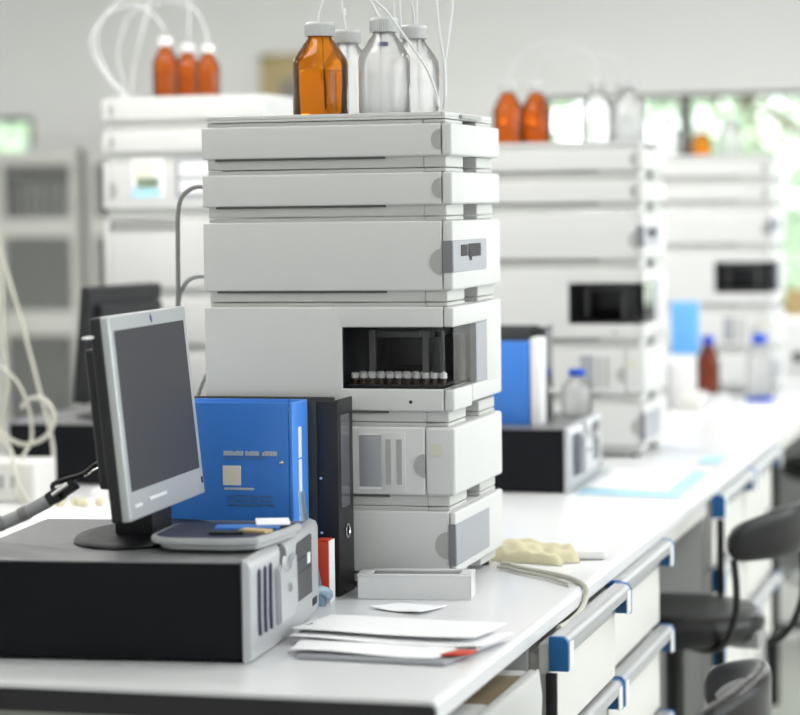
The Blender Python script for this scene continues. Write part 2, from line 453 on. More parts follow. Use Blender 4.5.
# open tray under the near end of the bench
t = thing('document_tray', 'grey open tray with a brown sheet under the near worktop corner', 'tray', (0, 0, 0))
mb = MB()
mb.box(-.34, -.012, .20, .325, .70, .831, .004).box(-.34, -.012, .545, .585, .70, .831, .004).box(-.34, -.31, .20, .585, .70, .831, .003)
mb.box(-.010, .002, .20, .588, .70, .832, .003).box(-.33, -.02, .22, .57, .70, .72)
mb.build('tray_body', 'shell', t)
MB().box(-.31, -.0095, .325, .545, .822, .829, .001).build('brown_sheet', 'brown_sheet', t)
MB().prism([(.002, .70), (.002, .832), (.005, .832), (.010, .79), (.007, .73)], 'y', .22, .595, .002).build('front_lip', 'shell', t)
mb = MB(); mb.box(-.07, -.03, .618, .640, .72, .80, .003)
sk = single(mb, 'power_socket', 'bench_panel', 'small grey power socket beside the brown sheet tray', 'socket')
MB().box(-.058, -.044, .616, .619, .75, .775, .001).build('socket_hole', 'socket', sk)
sk.parent = None

# ------------------------------------------------------------------ instrument modules
WX, WY = .435, .345
OFF = (WX / 2, -WY / 2, 0)
def mod_root(name, label, h):
    return thing(name, label, 'instrument module', (0, 0, 0), 0)

LO, TP = .019, .008        # recessed bands below / above the cover
def base_parts(r, h, top=False, hollow=False, front=True):
    b = MB(OFF)
    if not hollow:
        b.box(-.427, -.05, .008, .337, 0, h - .0012, .0015, 1)
    else:
        b.box(-.427, -.21, .008, .337, 0, h - .0012, .0015, 1)
        b.box(-.21, -.05, .008, .337, 0, .028, .0015, 1); b.box(-.21, -.05, .008, .337, h - .03, h - .0012, .0015, 1)
        b.box(-.21, -.05, .26, .337, .028, h - .03)
    # front feet of the bands, a recess stays between them
    for z0, z1 in ((0, LO), (h - TP, h - .0012)):
        b.box(-.05, -.012, .008, .125, z0, z1, .0015, 1); b.box(-.05, -.016, .125, .222, z0, z1) if False else None
        b.box(-.05, -.012, .222, .337, z0, z1, .0015, 1)
    # tapered skirt just below the cover
    b.box(-.431, -.006, .004, .120, LO - .001, LO + .004)
    b.build('core', 'shell_core', r)
    MB(OFF).box(-.412, -.115, -.0006 + .004, .009, LO - .004, LO + .001).build('vent_slot', 'slot', r)

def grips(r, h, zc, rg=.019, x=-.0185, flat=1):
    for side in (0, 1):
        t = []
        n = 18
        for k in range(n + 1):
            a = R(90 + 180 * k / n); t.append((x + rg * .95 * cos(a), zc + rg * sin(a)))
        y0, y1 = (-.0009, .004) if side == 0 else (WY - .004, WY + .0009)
        MB(OFF).prism(t, 'y', y0, y1).build('finger_grip_shade', 'shell_dark', r)  # flat darker half disc, the shade of the hollow grip put into its colour

def cover_solid(r, h, seam=.0185, name='side_cover'):
    MB(OFF).box(-.435, -seam, 0, WY, LO, h - TP, .0035, 3).build(name, 'shell', r)
    MB(OFF).box(-seam + .0012, 0, 0, WY, LO, h - TP, .0045, 3).build('front_cover', 'shell', r)

def make_degasser():
    h = .08; r = mod_root('degasser_module', '', h)
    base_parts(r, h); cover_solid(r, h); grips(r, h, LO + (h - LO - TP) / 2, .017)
    return r
def make_pump():
    h = .142; r = mod_root('pump_module', '', h)
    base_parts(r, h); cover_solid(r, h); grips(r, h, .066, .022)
    MB(OFF).box(-.0175, .0012, -.0012, .235, .048, .101, .0012, 1).build('smoked_window', ['smoke_panel'], r)
    MB(OFF).box(-.0172, -.001, -.0022, -.0011, .0485, .1005).build('window_edge', 'smoke_dark', r)
    d = MB(OFF); d.box(.001, .0022, .05, .095, .074, .093, .0006, 1).box(.001, .0022, .102, .19, .072, .094, .0006, 1).box(.001, .0022, .11, .125, .066, .074)
    d.build('display', 'black_gloss', r)
    return r
def make_column():
    h = .14; r = mod_root('column_oven_module', '', h)
    base_parts(r, h)
    MB(OFF).box(-.435, -.052, 0, WY, LO, h - TP, .0035, 3).build('side_cover', 'shell', r)
    MB(OFF).box(-.0508, 0, 0, WY, LO, h - TP, .0055, 3).build('front_cover', 'shell', r)
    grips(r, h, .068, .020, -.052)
    MB(OFF).box(-.165, -.128, -.0008, .003, .032, .118, .001).build('smoked_window', 'smoke_panel', r)
    s = MB(OFF); s.box(-.126, -.085, -.0018, .003, .024, .124, .001)
    s.build('sliding_door', 'shell', r)
    MB(OFF).box(-.119, -.110, -.0026, -.0017, .036, .112).box(-.100, -.091, -.0026, -.0017, .036, .112).build('door_rib', 'shell_dark', r)
    MB(OFF).box(-.166, -.127, -.0012, .002, .028, .0315).box(-.166, -.127, -.0012, .002, .1185, .122).build('window_rail', 'white', r)
    MB(OFF).box(-.042, -.022, -.0006, .001, .085, .105).build('old_sticker', 'old_sticker', r)
    return r
def make_detector():
    h = .13; r = mod_root('detector_module', '', h)
    b = MB(OFF)
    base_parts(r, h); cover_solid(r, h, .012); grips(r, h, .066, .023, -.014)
    MB(OFF).box(-.0115, .0012, -.0012, .235, .032, .102, .0012, 1).build('smoked_window', 'smoke_panel', r)
    MB(OFF).box(-.0112, -.001, -.0022, -.0011, .0325, .1015).build('window_edge', 'smoke_dark', r)
    for x in (-.40, -.03):
        for y in (.04, .305): MB(OFF).cyl((x, y, -.010), (x, y, 0), .013, seg=16).build('rubber_foot', 'black', r)
    return r
def make_sampler():
    h = .20; r = mod_root('autosampler_module', '', h)
    base_parts(r, h, hollow=True)
    zb, zt = .056, .158     # opening
    xw, yw = -.192, .235
    c = MB(OFF)
    c.box(-.435, xw, 0, WY, LO, h - TP, .0035, 3)                      # solid side behind the window
    c.box(xw - .008, -.0185, 0, WY, zt, h - TP, .0035, 3)              # lintel
    c.box(xw - .008, -.0185, 0, .262, LO, zb, .0035, 3)
    c.box(-.2, -.0185, .262, WY, LO, h - TP, .0035, 3)
    c.build('side_cover', 'shell', r)
    f = MB(OFF)
    f.box(-.0173, 0, 0, WY, zt, h - TP, .0045, 3).box(-.0173, 0, 0, .125, LO, zb, .0045, 3).box(-.0173, 0, .130, WY, LO + .006, zb, .0045, 3)
    f.box(-.0173, 0, yw, WY, zb - .006, zt + .006, .002, 2)
    f.build('front_cover', 'shell', r)
    k = MB(OFF)
    k.box(-.1922, -.1905, .0015, .26, zb, zt).box(-.2, -.02, .255, .262, zb, zt).box(-.2, -.02, .004, .26, zb - .002, zb + .001).box(-.2, -.02, .004, .26, zt - .001, zt + .003)
    k.build('sampler_cavity', 'cavity', r)
    m = MB(OFF)
    m.box(-.165, -.055, .11, .20, .136, .154, .003).box(-.15, -.075, .06, .10, .138, .149, .002)
    m.box(-.16, -.15, .05, .06, .07, .15).box(-.062, -.052, .03, .04, .066, .15)
    m.build('gantry', 'mech', r)
    m = MB(OFF)
    m.box(-.14, -.07, .13, .21, .088, .136, .003).cyl((-.045, .08, .062), (-.045, .08, .148), .009).cyl((-.03, .15, .06), (-.03, .15, .14), .012).box(-.045, -.03, .03, .045, .08, .14, .003)
    m.build('injection_arm', 'mech_dk', r)
    MB(OFF).box(-.19, -.03, .012, .21, zb + .001, zb + .006, .001).build('vial_tray', 'mech_dk', r)
    w = MB(OFF)
    w.grid(lambda u, v: (xw + .001 + u * (-.0015 - xw), .0012, zb + v * (zt - zb)), 1, 1)
    w.grid(lambda u, v: (-.0014, .0012 + u * .1588, zb + v * (zt - zb)), 1, 1)
    w.build('clear_window', 'window', r)
    MB(OFF).box(-.012, -.0006, .16, yw, zb, zt, .001, 1).build('smoked_window', 'smoke_panel', r)
    MB(OFF).cyl((-.075, -.0008, .034), (-.075, .002, .034), .003, seg=12).build('lock_dot', 'black', r)
    return r

PROTO = {'detector': make_detector(), 'column': make_column(), 'sampler': make_sampler(), 'pump': make_pump(), 'degasser': make_degasser()}
HT = {'detector': .13, 'column': .14, 'sampler': .20, 'pump': .142, 'degasser': .08}
used = set()
def stack(cx, cy, rz, seq, labels, grp, z=BT + .010):
    for k, lab in zip(seq, labels):
        if k in used: o = copy_tree(PROTO[k], (cx, cy, z), rz, lab, grp)
        else:
            o = PROTO[k]; used.add(k); o.location = (cx, cy, z); o.rotation_euler = (0, 0, R(rz)); o['label'] = lab; o['group'] = grp
        o['category'] = 'instrument module'
        z += HT[k]
    return z

SEQ = ['detector', 'column', 'sampler', 'pump', 'degasser', 'degasser']
T1c = (-.196 - WX / 2, .885 + WY / 2)
def lab6(which):
    return ['grey detector module at the foot of the %s' % which,
            'grey column oven module with ribbed side door in the %s' % which,
            'tall grey autosampler module with black window in the %s' % which,
            'grey pump module with small black display in the %s' % which,
            'slim grey degasser module, second from the top of the %s' % which,
            'slim grey degasser module topping the %s' % which]
ztop = stack(*T1c, 0, SEQ, lab6('sharp nearest instrument tower'), 'modules of the nearest instrument tower')
T2c = (-.25 - WX / 2, 3.05 + WY / 2)
stack(*T2c, 0, SEQ, lab6('blurred middle instrument tower'), 'modules of the middle instrument tower')
T3c = (-.175 - WX / 2, 5.12 + WY / 2)
stack(*T3c, 0, SEQ, lab6('farthest right instrument tower'), 'modules of the far right instrument tower')
LTc = (-1.145 - WX / 2, 2.77 + WY / 2)
ltop = stack(*LTc, 180, ['detector', 'column', 'column', 'sampler', 'pump', 'degasser', 'degasser'],
      ['white detector module at the foot of the left rear tower', 'white oven module, second from the bottom of the left rear tower',
       'white oven module behind the dark rear monitor in the left tower', 'tall white module with blank side in the left rear tower',
       'white module with papers stuck on its side, left rear tower', 'slim white module, second from the top of the left rear tower',
       'slim white module carrying the three far amber bottles'], 'modules of the left rear tower')

# solvent tray lid on each tower
def top_tray(cx, cy, z, label):
    r = thing('solvent_tray', label, 'tray', (cx, cy, z))
    b = MB(OFF); b.box(-.430, -.012, .006, .339, 0, .004, .001)
    b.box(-.430, -.424, .006, .339, .004, .011, .002).box(-.018, -.012, .006, .339, .004, .011, .002)
    b.box(-.424, -.018, .006, .012, .004, .011, .002).box(-.424, -.018, .333, .339, .004, .011, .002)
    b.build('tray_shell', 'shell', r)
    MB(OFF).box(-.014, -.006, .10, .24, .002, .009, .001).build('tray_tab', 'shell_dark', r)
    return r
top_tray(*T1c, ztop, 'shallow grey tray under the bottles on the nearest tower')
top_tray(*T2c, ztop, 'shallow grey tray under the bottles on the middle tower')
top_tray(*T3c, ztop, 'shallow grey tray under the bottles on the far right tower')

# vials in the sampler
vial = thing('sample_vial', 'tiny white capped vial in the black window of the nearest autosampler', 'vial', (0, 0, 0), 0, 'sample vials behind the black window')
MB().cyl((0, 0, 0), (0, 0, .0135), .0048, seg=12).build('vial_glass', 'vial', vial)
MB().lathe([(0, .0105), (.0066, .0105), (.0066, .018), (.0052, .0195), (0, .0195)], seg=14).build('vial_cap', 'vialcap', vial)
zs = BT + .010 + .13 + .14 + .056 + .006
first = True
for row, yy in enumerate((.905, .935)):
    for k in range(11):
        x = -.2 - .172 + k * .0152 + row * .005
        if row == 1 and k > 9: continue
        if first: vial.location = (x, yy, zs); first = False
        else: copy_tree(vial, (x, yy, zs))

# notices stuck on the side of the left tower's pump module
ltp = [o for o in bpy.data.objects if o.get('label') == 'white module with papers stuck on its side, left rear tower'][0]
def on_side(x, z):
    return (LTc[0] - x, WY / 2 + .0005, z - ltp.location.z)
p = MB().box(0, .085, -.0008, 0, 0, .10).build('notice_sheet', 'paper', ltp)
p.location = on_side(-1.5, 1.565); p.rotation_euler = (0, 0, pi)
MB().box(.004, .06, -.0016, -.0009, .05, .095).build('yellow_print', 'sticker', p)
MB().box(.012, .07, -.0022, -.0017, .028, .052).build('green_print', 'leaf', p)
MB().box(.0, .075, -.0016, -.0009, .004, .026).build('blue_print', 'blue_sheet', p)
p = MB().box(0, .20, -.0008, 0, 0, .10).build('label_sheet', 'smoke_panel', ltp)
p.location = on_side(-1.385, 1.565); p.rotation_euler = (0, 0, pi)
MB().box(.012, .09, -.0016, -.0009, .055, .09).box(.012, .09, -.0016, -.0009, .012, .045).box(.105, .19, -.0016, -.0009, .015, .088).build('white_field', 'paper', p)

# ------------------------------------------------------------------ bottles
def bottle(loc, label, glass, liq, cap, fill=.6, H_=.172, rr=.044, grp=None, rz=0, band=None):
    r = thing('solvent_bottle' if cap != 'cap_blue' else 'reagent_bottle', label, 'bottle', loc, rz, grp)
    s = H_ / .172; q = rr / .044
    def P(pts): return [(a * q, b * s) for a, b in pts]
    outer = [(0, .0015), (.038, 0), (.0425, .003), (.044, .008), (.044, .098), (.0425, .106), (.038, .114), (.027, .132), (.0205, .141), (.0185, .146), (.0185, .152), (.0205, .153), (.0205, .156), (.016, .156)]
    inner = [(.014, .156), (.0155, .146), (.0180, .139), (.0250, .130), (.0355, .113), (.0405, .105), (.0415, .098), (.0415, .010), (.038, .005), (0, .006)]
    MB().lathe(P(outer), seg=48).build('glass_body', glass, r, ang=60)
    zf = .010 + fill * .085
    rtop = .0405
    MB().lathe(P([(0, .0068), (.036, .0068), (rtop, .012), (rtop, zf), (0, zf)]), seg=40).build('solvent', liq, r, ang=60)
    c = MB(); c.lathe(P([(.0, .1705), (.020, .1715), (.0225, .1695), (.0232, .167), (.0232, .147), (.0215, .147), (.0215, .165), (0, .166)]), seg=48)
    for k in range(40):
        a = 2 * pi * k / 40; x, y = cos(a) * .0233 * q, sin(a) * .0233 * q
        c.cyl((x, y, .148 * s), (x, y, .166 * s), .0007, seg=5)
    c.build('screw_cap', cap, r)
    if band: MB().lathe(P([(.0442, .001), (.0452, .001), (.0452, .012), (.0442, .012)]), seg=40).build('blue_foot', band, r)
    return r
def dip(r, x=0, y=0, top=.156):
    MB().cyl((x, y, .02), (x * .6, y * .6, top), .0016, seg=8).build('dip_tube', 'tube', r)
zt1 = ztop + .0045
B1 = bottle((-.447, .975, zt1), 'sharp amber glass bottle with grey cap at front left on the nearest tower', 'amber', 'amber_liq', 'cap_grey', .9, .165, .0475)
dip(B1, .008, 0)
B2 = bottle((-.428, 1.075, zt1), 'clear glass bottle standing just behind the sharp amber bottle', 'clear', 'clear_liq', 'cap_grey', .75, .158)
dip(B2)
B3 = bottle((-.334, .975, zt1), 'clear glass bottle with a blue scrap in its shoulder, right of the amber one', 'clear', 'clear_liq', 'cap_grey', .8, .169)
MB().box(-.004, .014, -.027, -.023, .119, .1265, .002, mtx=Matrix.Rotation(R(0), 4, 'X')).build('blue_scrap', 'mark_blue', B3)
dip(B3, -.008)
B4 = bottle((-.312, 1.085, zt1), 'rightmost clear glass bottle on the nearest tower, behind its neighbour', 'clear', 'clear_liq', 'cap_grey', .75, .163)
dip(B4, .01)
# left rear tower bottles
zl = ltop + .0005
for k, (x, y, lab) in enumerate(((-1.435, 2.85, 'leftmost of the three blurred amber bottles on the left rear tower'),
                    (-1.402, 2.92, 'middle of the three blurred amber bottles on the left rear tower'),
                    (-1.318, 2.84, 'rightmost of the three blurred amber bottles on the left rear tower'))):
    b = bottle((x, y, zl), lab, 'amber_far', 'amber_liq', 'cap_white', .75, (.15, .135, .125)[k], (.034, .034, .031)[k], 'amber bottles on the left rear tower')
# middle tower
for x, y, g, lq, lab in ((-.625, 3.19, 'amber_far', 'amber_liq', 'left of the two red amber bottles on the middle tower'),
                  (-.562, 3.24, 'amber_far', 'amber_liq', 'right of the two red amber bottles on the middle tower'),
                  (-.392, 3.19, 'clear', 'clear_liq', 'leftmost clear bottle on the middle tower'),
                  (-.335, 3.27, 'clear', 'clear_liq', 'clear bottle second from left on the middle tower'),
                  (-.305, 3.17, 'clear', 'clear_liq', 'rightmost front clear bottle on the middle tower')):
    b = bottle((x, y, zt1), lab, g, lq, 'cap_grey', .75, .165, .040)
bottle((-.44, 5.33, zt1), 'single small amber bottle on the far right tower', 'amber', 'amber_liq', 'cap_white', .7, .10, .037)
bottle((-.345, 5.36, zt1), 'clear bottle right of the amber one on the far right tower', 'clear', 'clear_liq', 'cap_grey', .7, .14, .04)
bottle((-.56, 5.36, zt1), 'clear bottle left of the amber one on the far right tower', 'clear', 'clear_liq', 'cap_grey', .7, .14, .04)

# tubing --------------------------------------------------------------------
def wire(pts, r, m, name, label, cat, grp=None, seg=10, raw=False):
    return single(MB().tube(pts, r, seg, raw=raw), name, m, label, cat, grp, ang=80)
TB = 'solvent tubes of the nearest tower'
wire([(-.449, .972, 1.845), (-.446, .97, 1.868), (-.439, .97, 1.888), (-.425, .98, 1.94), (-.37, 1.05, 2.02), (-.34, 1.2, 1.95), (-.35, 1.222, 1.71)], .0016, 'tube', 'solvent_tube', 'thin white tube rising from the sharp amber bottle', 'tube')
wire([(-.430, 1.075, 1.846), (-.433, 1.07, 1.869), (-.434, 1.07, 1.9), (-.42, 1.1, 2.0), (-.38, 1.18, 2.0), (-.38, 1.215, 1.71)], .0016, 'tube', 'solvent_tube', 'thin tube rising from the clear bottle behind the amber one', 'tube')
single(MB().cyl((-.433, 1.072, 1.868), (-.433, 1.072, 1.882), .0032, seg=12), 'tube_fitting', 'white', 'small white fitting on the tube behind the amber bottle', 'fitting')
wire([(-.338, .975, 1.85), (-.36, .965, 1.90), (-.38, .97, 2.0), (-.36, .98, 2.02), (-.35, .955, 1.90), (-.322, .95, 1.864), (-.285, .94, 1.816), (-.251, .935, 1.768), (-.237, .94, 1.731), (-.234, .95, 1.704)], .0024, 'tube', 'solvent_tube', 'thick white tube slanting down in front of the right clear bottles', 'tube')
wire([(-.310, 1.08, 1.842), (-.302, 1.05, 1.865), (-.303, 1.03, 1.9), (-.33, 1.06, 2.0), (-.36, 1.16, 2.0), (-.36, 1.20, 1.71)], .0018, 'tube', 'solvent_tube', 'short tube rising from the rightmost clear bottle', 'tube')
wire([(-.262, 1.1, 1.704), (-.261, 1.1, 1.738), (-.262, 1.1, 1.786), (-.269, 1.1, 1.832), (-.275, 1.1, 1.901), (-.29, 1.12, 1.99)], .002, 'tube', 'solvent_tube', 'straight white tube right of the clear bottles, left of the pair', 'tube')
wire([(-.270, 1.12, 1.704), (-.264, 1.12, 1.745), (-.265, 1.12, 1.787), (-.258, 1.12, 1.833), (-.252, 1.12, 1.873), (-.253, 1.12, 1.902), (-.275, 1.13, 1.99)], .002, 'tube', 'solvent_tube', 'rightmost bowed white tube on the nearest tower', 'tube')
wire([(-1.527, 2.8, 1.82), (-1.58, 2.8, 1.879), (-1.614, 2.8, 1.943), (-1.608, 2.8, 1.993), (-1.563, 2.8, 2.037), (-1.495, 2.8, 2.052), (-1.452, 2.82, 2.025), (-1.436, 2.84, 1.992), (-1.435, 2.85, 1.966)], .0024, 'tube', 'solvent_tube', 'large white tube loop entering the leftmost far amber bottle', 'tube')
wire([(-1.54, 2.85, 1.823), (-1.60, 2.85, 1.895), (-1.623, 2.85, 1.971), (-1.597, 2.85, 2.034), (-1.561, 2.85, 2.066), (-1.50, 2.86, 2.13)], .0022, 'tube', 'solvent_tube', 'outermost left white tube arching out of view above the left tower', 'tube')
wire([(-1.553, 2.9, 1.824), (-1.538, 2.9, 1.921), (-1.508, 2.9, 2.022), (-1.493, 2.9, 2.085), (-1.47, 2.9, 2.15)], .002, 'tube', 'solvent_tube', 'innermost straight white tube above the left tower', 'tube')
wire([(-1.56, 2.9, 1.824), (-1.584, 2.9, 1.922), (-1.578, 2.9, 1.973), (-1.549, 2.9, 2.036), (-1.494, 2.9, 2.059), (-1.426, 2.9, 2.065), (-1.372, 2.9, 2.043), (-1.335, 2.87, 1.99), (-1.318, 2.84, 1.945)], .0018, 'tube', 'solvent_tube', 'wide faint tube arch ending at the rightmost far amber bottle', 'tube')
wire([(-1.402, 2.92, 1.935), (-1.39, 2.9, 2.001), (-1.38, 2.88, 2.077), (-1.38, 2.88, 2.15)], .0022, 'tube', 'solvent_tube', 'tube rising straight up from the middle far amber bottle', 'tube')
wire([(-.625, 3.19, 1.86), (-.61, 3.2, 1.90), (-.592, 3.2, 1.923), (-.541, 3.2, 1.952), (-.489, 3.2, 1.953), (-.437, 3.2, 1.939), (-.395, 3.19, 1.90), (-.392, 3.19, 1.86)], .0011, 'tube', 'solvent_tube', 'upper white tube arch on the middle tower', 'tube')
wire([(-.562, 3.24, 1.86), (-.542, 3.22, 1.905), (-.489, 3.2, 1.925), (-.411, 3.2, 1.925), (-.335, 3.22, 1.905), (-.33, 3.27, 1.86)], .0011, 'tube', 'solvent_tube', 'lower white tube arch on the middle tower', 'tube')

# ------------------------------------------------------------------ desktop computer
def make_pc():
    r = thing('desktop_computer', 'black desktop computer with silver bezel lying under the silver monitor', 'computer', (0, 0, 0))
    # local: front bezel at x=0 facing +x, near side y=0, depth -x, width .46
    MB().box(-.44, -.005, 0, .46, .004, .145, .004, 2).build('case', 'pc_black', r)
    MB().box(-.439, -.006, .001, .459, .1452, .147, .0009, 1).build('top_sheen_sheet', 'pc_top', r)  # thin sheet carrying the painted reflection of the case top
    for x in (-.40, -.05):
        for y in (.04, .42): MB().cyl((x, y, 0), (x, y, .005), .012, seg=12).build('foot', 'black', r)
    # curved silver bezel
    def front(y, z):
        u = y / .46
        return .005 + .008 * sin(pi * min(1, max(0, u))) ** .8
    n = 24; mb = MB(); t = bmesh.new(); rows = []
    zs_ = [0.0, .003, .012, .075, .138, .147, .151]
    inset = [.012, .003, 0, 0, 0, .003, .013]
    for z, i_ in zip(zs_, inset):
        rows.append([t.verts.new((front(.46 * k / n, z) - i_, -.003 + .466 * k / n, z)) for k in range(n + 1)])
    back = [[t.verts.new((-.006, -.003 + .466 * k / n, z)) for k in range(n + 1)] for z in (zs_[0], zs_[-1])]
    for a, b in zip(rows, rows[1:]):
        for k in range(n): t.faces.new((a[k], a[k + 1], b[k + 1], b[k]))
    for k in range(n):
        t.faces.new((back[0][k], back[0][k + 1], rows[0][k + 1], rows[0][k])); t.faces.new((rows[-1][k], rows[-1][k + 1], back[1][k + 1], back[1][k]))
        t.faces.new((back[0][k], back[1][k], back[1][k + 1], back[0][k + 1]))
    for k in (0, n):
        t.faces.new([row[k] for row in rows] + [back[1][k], back[0][k]])
    bmesh.ops.recalc_face_normals(t, faces=t.faces[:])
    mb._merge(t); bz = mb.build('bezel', 'pc_silver', r, ang=50)
    # vents
    for i, y in enumerate((.040, .070, .099)):
        x = front(y, .08)
        MB().prism([(y - .005, .035), (y - .008, .06), (y - .006, .128), (y, .133), (y + .006, .128), (y + .005, .06), (y + .008, .035)], 'x', x - .002, x + .0022).build('vent_slot', 'pc_navy', r)
    # raised front door with power button
    x = .012
    MB().prism([(.128, .034), (.122, .118), (.142, .124), (.157, .112), (.194, .112), (.212, .126), (.240, .128), (.246, .05), (.222, .034)], 'x', x - .01, x + .008, .003).build('front_door', 'pc_silver', r)
    MB().lathe([(0, .0010), (.021, .0010), (.024, -.002), (.024, -.006), (0, -.006)], seg=24, mtx=Matrix.Translation((x + .000, .176, .126)) @ Matrix.Rotation(R(90), 4, 'Y')).build('button_well', 'pc_drive', r)
    MB().lathe([(0, .0035), (.010, .003), (.013, 0), (0, 0)], seg=20, mtx=Matrix.Translation((x + .0015, .180, .119)) @ Matrix.Rotation(R(90), 4, 'Y')).build('power_button', 'mon_silver', r)
    lg = MB(); lg.lathe([(.0065, 0), (.0078, .001), (.0065, .002)], seg=24, mtx=Matrix.Translation((x + .0085, .184, .083)) @ Matrix.Rotation(R(90), 4, 'Y'))
    for yy in (.1815, .1855): lg.box(x + .0085, x + .0097, yy, yy + .0012, .079, .088)
    lg.box(x + .0085, x + .0097, yy - .004, yy + .001, .0825, .0837)
    lg.build('round_badge', 'alu', r)
    # optical drives
    def at(y): return front(y, .1)
    MB().prism([(.262, .045), (.262, .125), (.272, .138), (.375, .138), (.375, .045)], 'x', .002, .0135).build('drive_bay', 'pc_drive', r)
    MB().box(at(.36) + .001, at(.36) + .003, .265, .373, .088, .0905).box(at(.36) + .001, at(.36) + .003, .270, .35, .108, .111).build('drive_slot', 'black', r)
    MB().box(at(.36) + .001, at(.36) + .0045, .34, .36, .095, .112, .001).build('eject_button', 'white', r)
    MB().box(at(.4) - .001, at(.4) + .001, .395, .43, .018, .030, .001).build('audio_ports', 'black', r)
    return r
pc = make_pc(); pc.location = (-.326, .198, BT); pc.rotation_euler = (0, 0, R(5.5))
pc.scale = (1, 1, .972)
PCT = BT + .1432
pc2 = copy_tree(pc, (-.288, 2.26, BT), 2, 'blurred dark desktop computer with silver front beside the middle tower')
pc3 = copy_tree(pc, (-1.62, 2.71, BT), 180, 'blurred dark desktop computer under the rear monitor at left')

# monitor ----------------------------------------------------------------
def make_monitor(label, silver=True):
    r = thing('monitor', label, 'monitor', (0, 0, 0))
    # faces +x ; panel tilted back
    T = Matrix.Translation((.03, 0, .041)) @ Matrix.Rotation(R(-5.5), 4, 'Y')
    def b(name, m, parent=r, **k): pass
    MB().box(-.022, -.004, -.186, .186, 0, .300, .005, 3, mtx=T).box(-.044, -.020, -.160, .15, .048, .255, .007, 3, mtx=T).build('rear_housing', 'black', r)
    MB().box(-.006, .008, -.185, .185, 0, .300, .004, 3, mtx=T).build('bezel', 'mon_silver' if silver else 'black', r)
    MB().box(.0065, .0084, -.168, .168, .042, .278, .0006, 1, mtx=T).build('screen', 'screen', r)
    MB().box(.008, .0092, -.160, -.127, .018, .023, .001, 1, mtx=T).build('model_plate', 'white', r)
    MB().box(.008, .0105, -.095, -.012, .021, .0265, .001, 1, mtx=T).build('button_bar', 'white', r)
    MB().box(.008, .0095, .170, .176, .018, .028, .001, 1, mtx=T).build('power_light', 'pc_navy', r)
    lg = MB(); lg.box(.008, .009, .004, .0065, .285, .295, mtx=T).box(.008, .009, .0085, .011, .282, .292, mtx=T).box(.008, .009, .005, .0105, .2875, .2895, mtx=T)
    lg.build('badge', 'mark_blue', r)
    MB().box(-.035, .026, -.048, .050, .004, .12, .006, 2).build('neck', 'black', r)
    s = MB(); s.lathe([(0, .006), (.02, .006), (.085, .005), (.108, .003), (.11, 0), (0, 0)], c=(0, 0, 0), seg=56, sx=.92, sy=1.5)
    s.build('foot', 'pc_black', r, ang=60)
    return r
mon = make_monitor('silver framed flat monitor with dark screen on the nearest computer')
mon.location = (-.572, .448, PCT + .002); mon.rotation_euler = (0, 0, R(3))
MB().box(-.022, -.012, -.212, -.165, .308, .312, .0018).build('white_clip', 'white', mon)
mon2 = make_monitor('blurred black monitor turned away on the left rear computer', silver=False)
mon2.location = (-1.435, 2.51, PCT + .002); mon2.rotation_euler = (0, 0, R(172)); mon2.scale = (.93, .93, .92)

# cables behind near monitor
wire([(-.80, .30, 1.067), (-.772, .33, 1.068), (-.745, .35, 1.078), (-.72, .35, 1.090), (-.687, .35, 1.107)], .0105, 'vga_grey', 'monitor_cable', 'thick grey ribbed monitor cable lying on the nearest computer', 'cable', seg=16)
single(MB().tube([(-.776, .33, 1.068), (-.760, .34, 1.072)], .0118, 14, raw=True).tube([(-.735, .35, 1.083), (-.722, .35, 1.089)], .0114, 14, raw=True), 'cable_sleeve', 'cable_grey', 'dark sleeve bands on the thick grey monitor cable', 'cable sleeve', ang=80)
pl = thing('cable_plug', 'black plug at the end of the thick grey monitor cable', 'plug', (-.687, .35, 1.107), 0)
q = Matrix.Rotation(R(-32), 4, 'Y')
MB().box(0, .022, -.015, .015, -.010, .010, .004, 2, mtx=q).box(.022, .048, -.010, .012, -.009, .008, .003, 2, mtx=q).build('plug_body', 'black', pl)
MB().cyl((.010, -.013, .009), (.036, -.013, .026), .004, seg=10).build('plug_screw', 'chrome', pl)
wire([(-.655, .352, 1.128), (-.674, .345, 1.119), (-.680, .345, 1.130), (-.662, .35, 1.138), (-.638, .36, 1.145), (-.622, .37, 1.158), (-.606, .39, 1.167)], .0036, 'black', 'thin_cable', 'thin black cable curling from the plug up to the monitor back', 'cable')
wire([(-.64, .372, 1.140), (-.625, .38, 1.150), (-.606, .405, 1.158)], .0022, 'chrome', 'thin_cable', 'thin shiny wire beside the black cable behind the monitor', 'cable')

# plastic tray on the PC ------------------------------------------------------
t = thing('desk_tray', 'shallow silver tray with rounded end on top of the nearest computer', 'tray', (-.388, .365, PCT + .0045), 4); t.scale = (.78, .78, .78)
def outline(n=10, e=0):
    P = []
    for k in range(n + 1):
        a = R(90 + 90 * k / n); P.append((-.115 + (.045 - e) * cos(a), .06 + (.06 - e) * sin(a)))
    for k in range(n + 1):
        a = R(180 + 90 * k / n); P.append((-.09 + (.07 - e) * cos(a), -.06 + (.06 - e) * sin(a)))
    P += [(.0 , -.12 + e), (.055 - e, -.10 + e), (.075 - e, .02), (.085 - e, .12 - e)]
    return P
MB().prism([(x * .9, y * .9) for x, y in outline()], 'z', .0, .010, .002).prism(outline(), 'z', .010, .0225, .003).build('tray_body', 'mon_silver', t)
MB().prism(outline(e=.010), 'z', .0225, .0235).build('tray_mat', 'pc_navy', t)
single(MB().box(-.05, .045, -.018, .022, 0, .003, mtx=Matrix.Translation((-.385, .385, PCT + .0235)) @ Matrix.Rotation(R(14), 4, 'Z')), 'blue_card', 'blue_bind', 'small blue card lying in the silver tray', 'card')
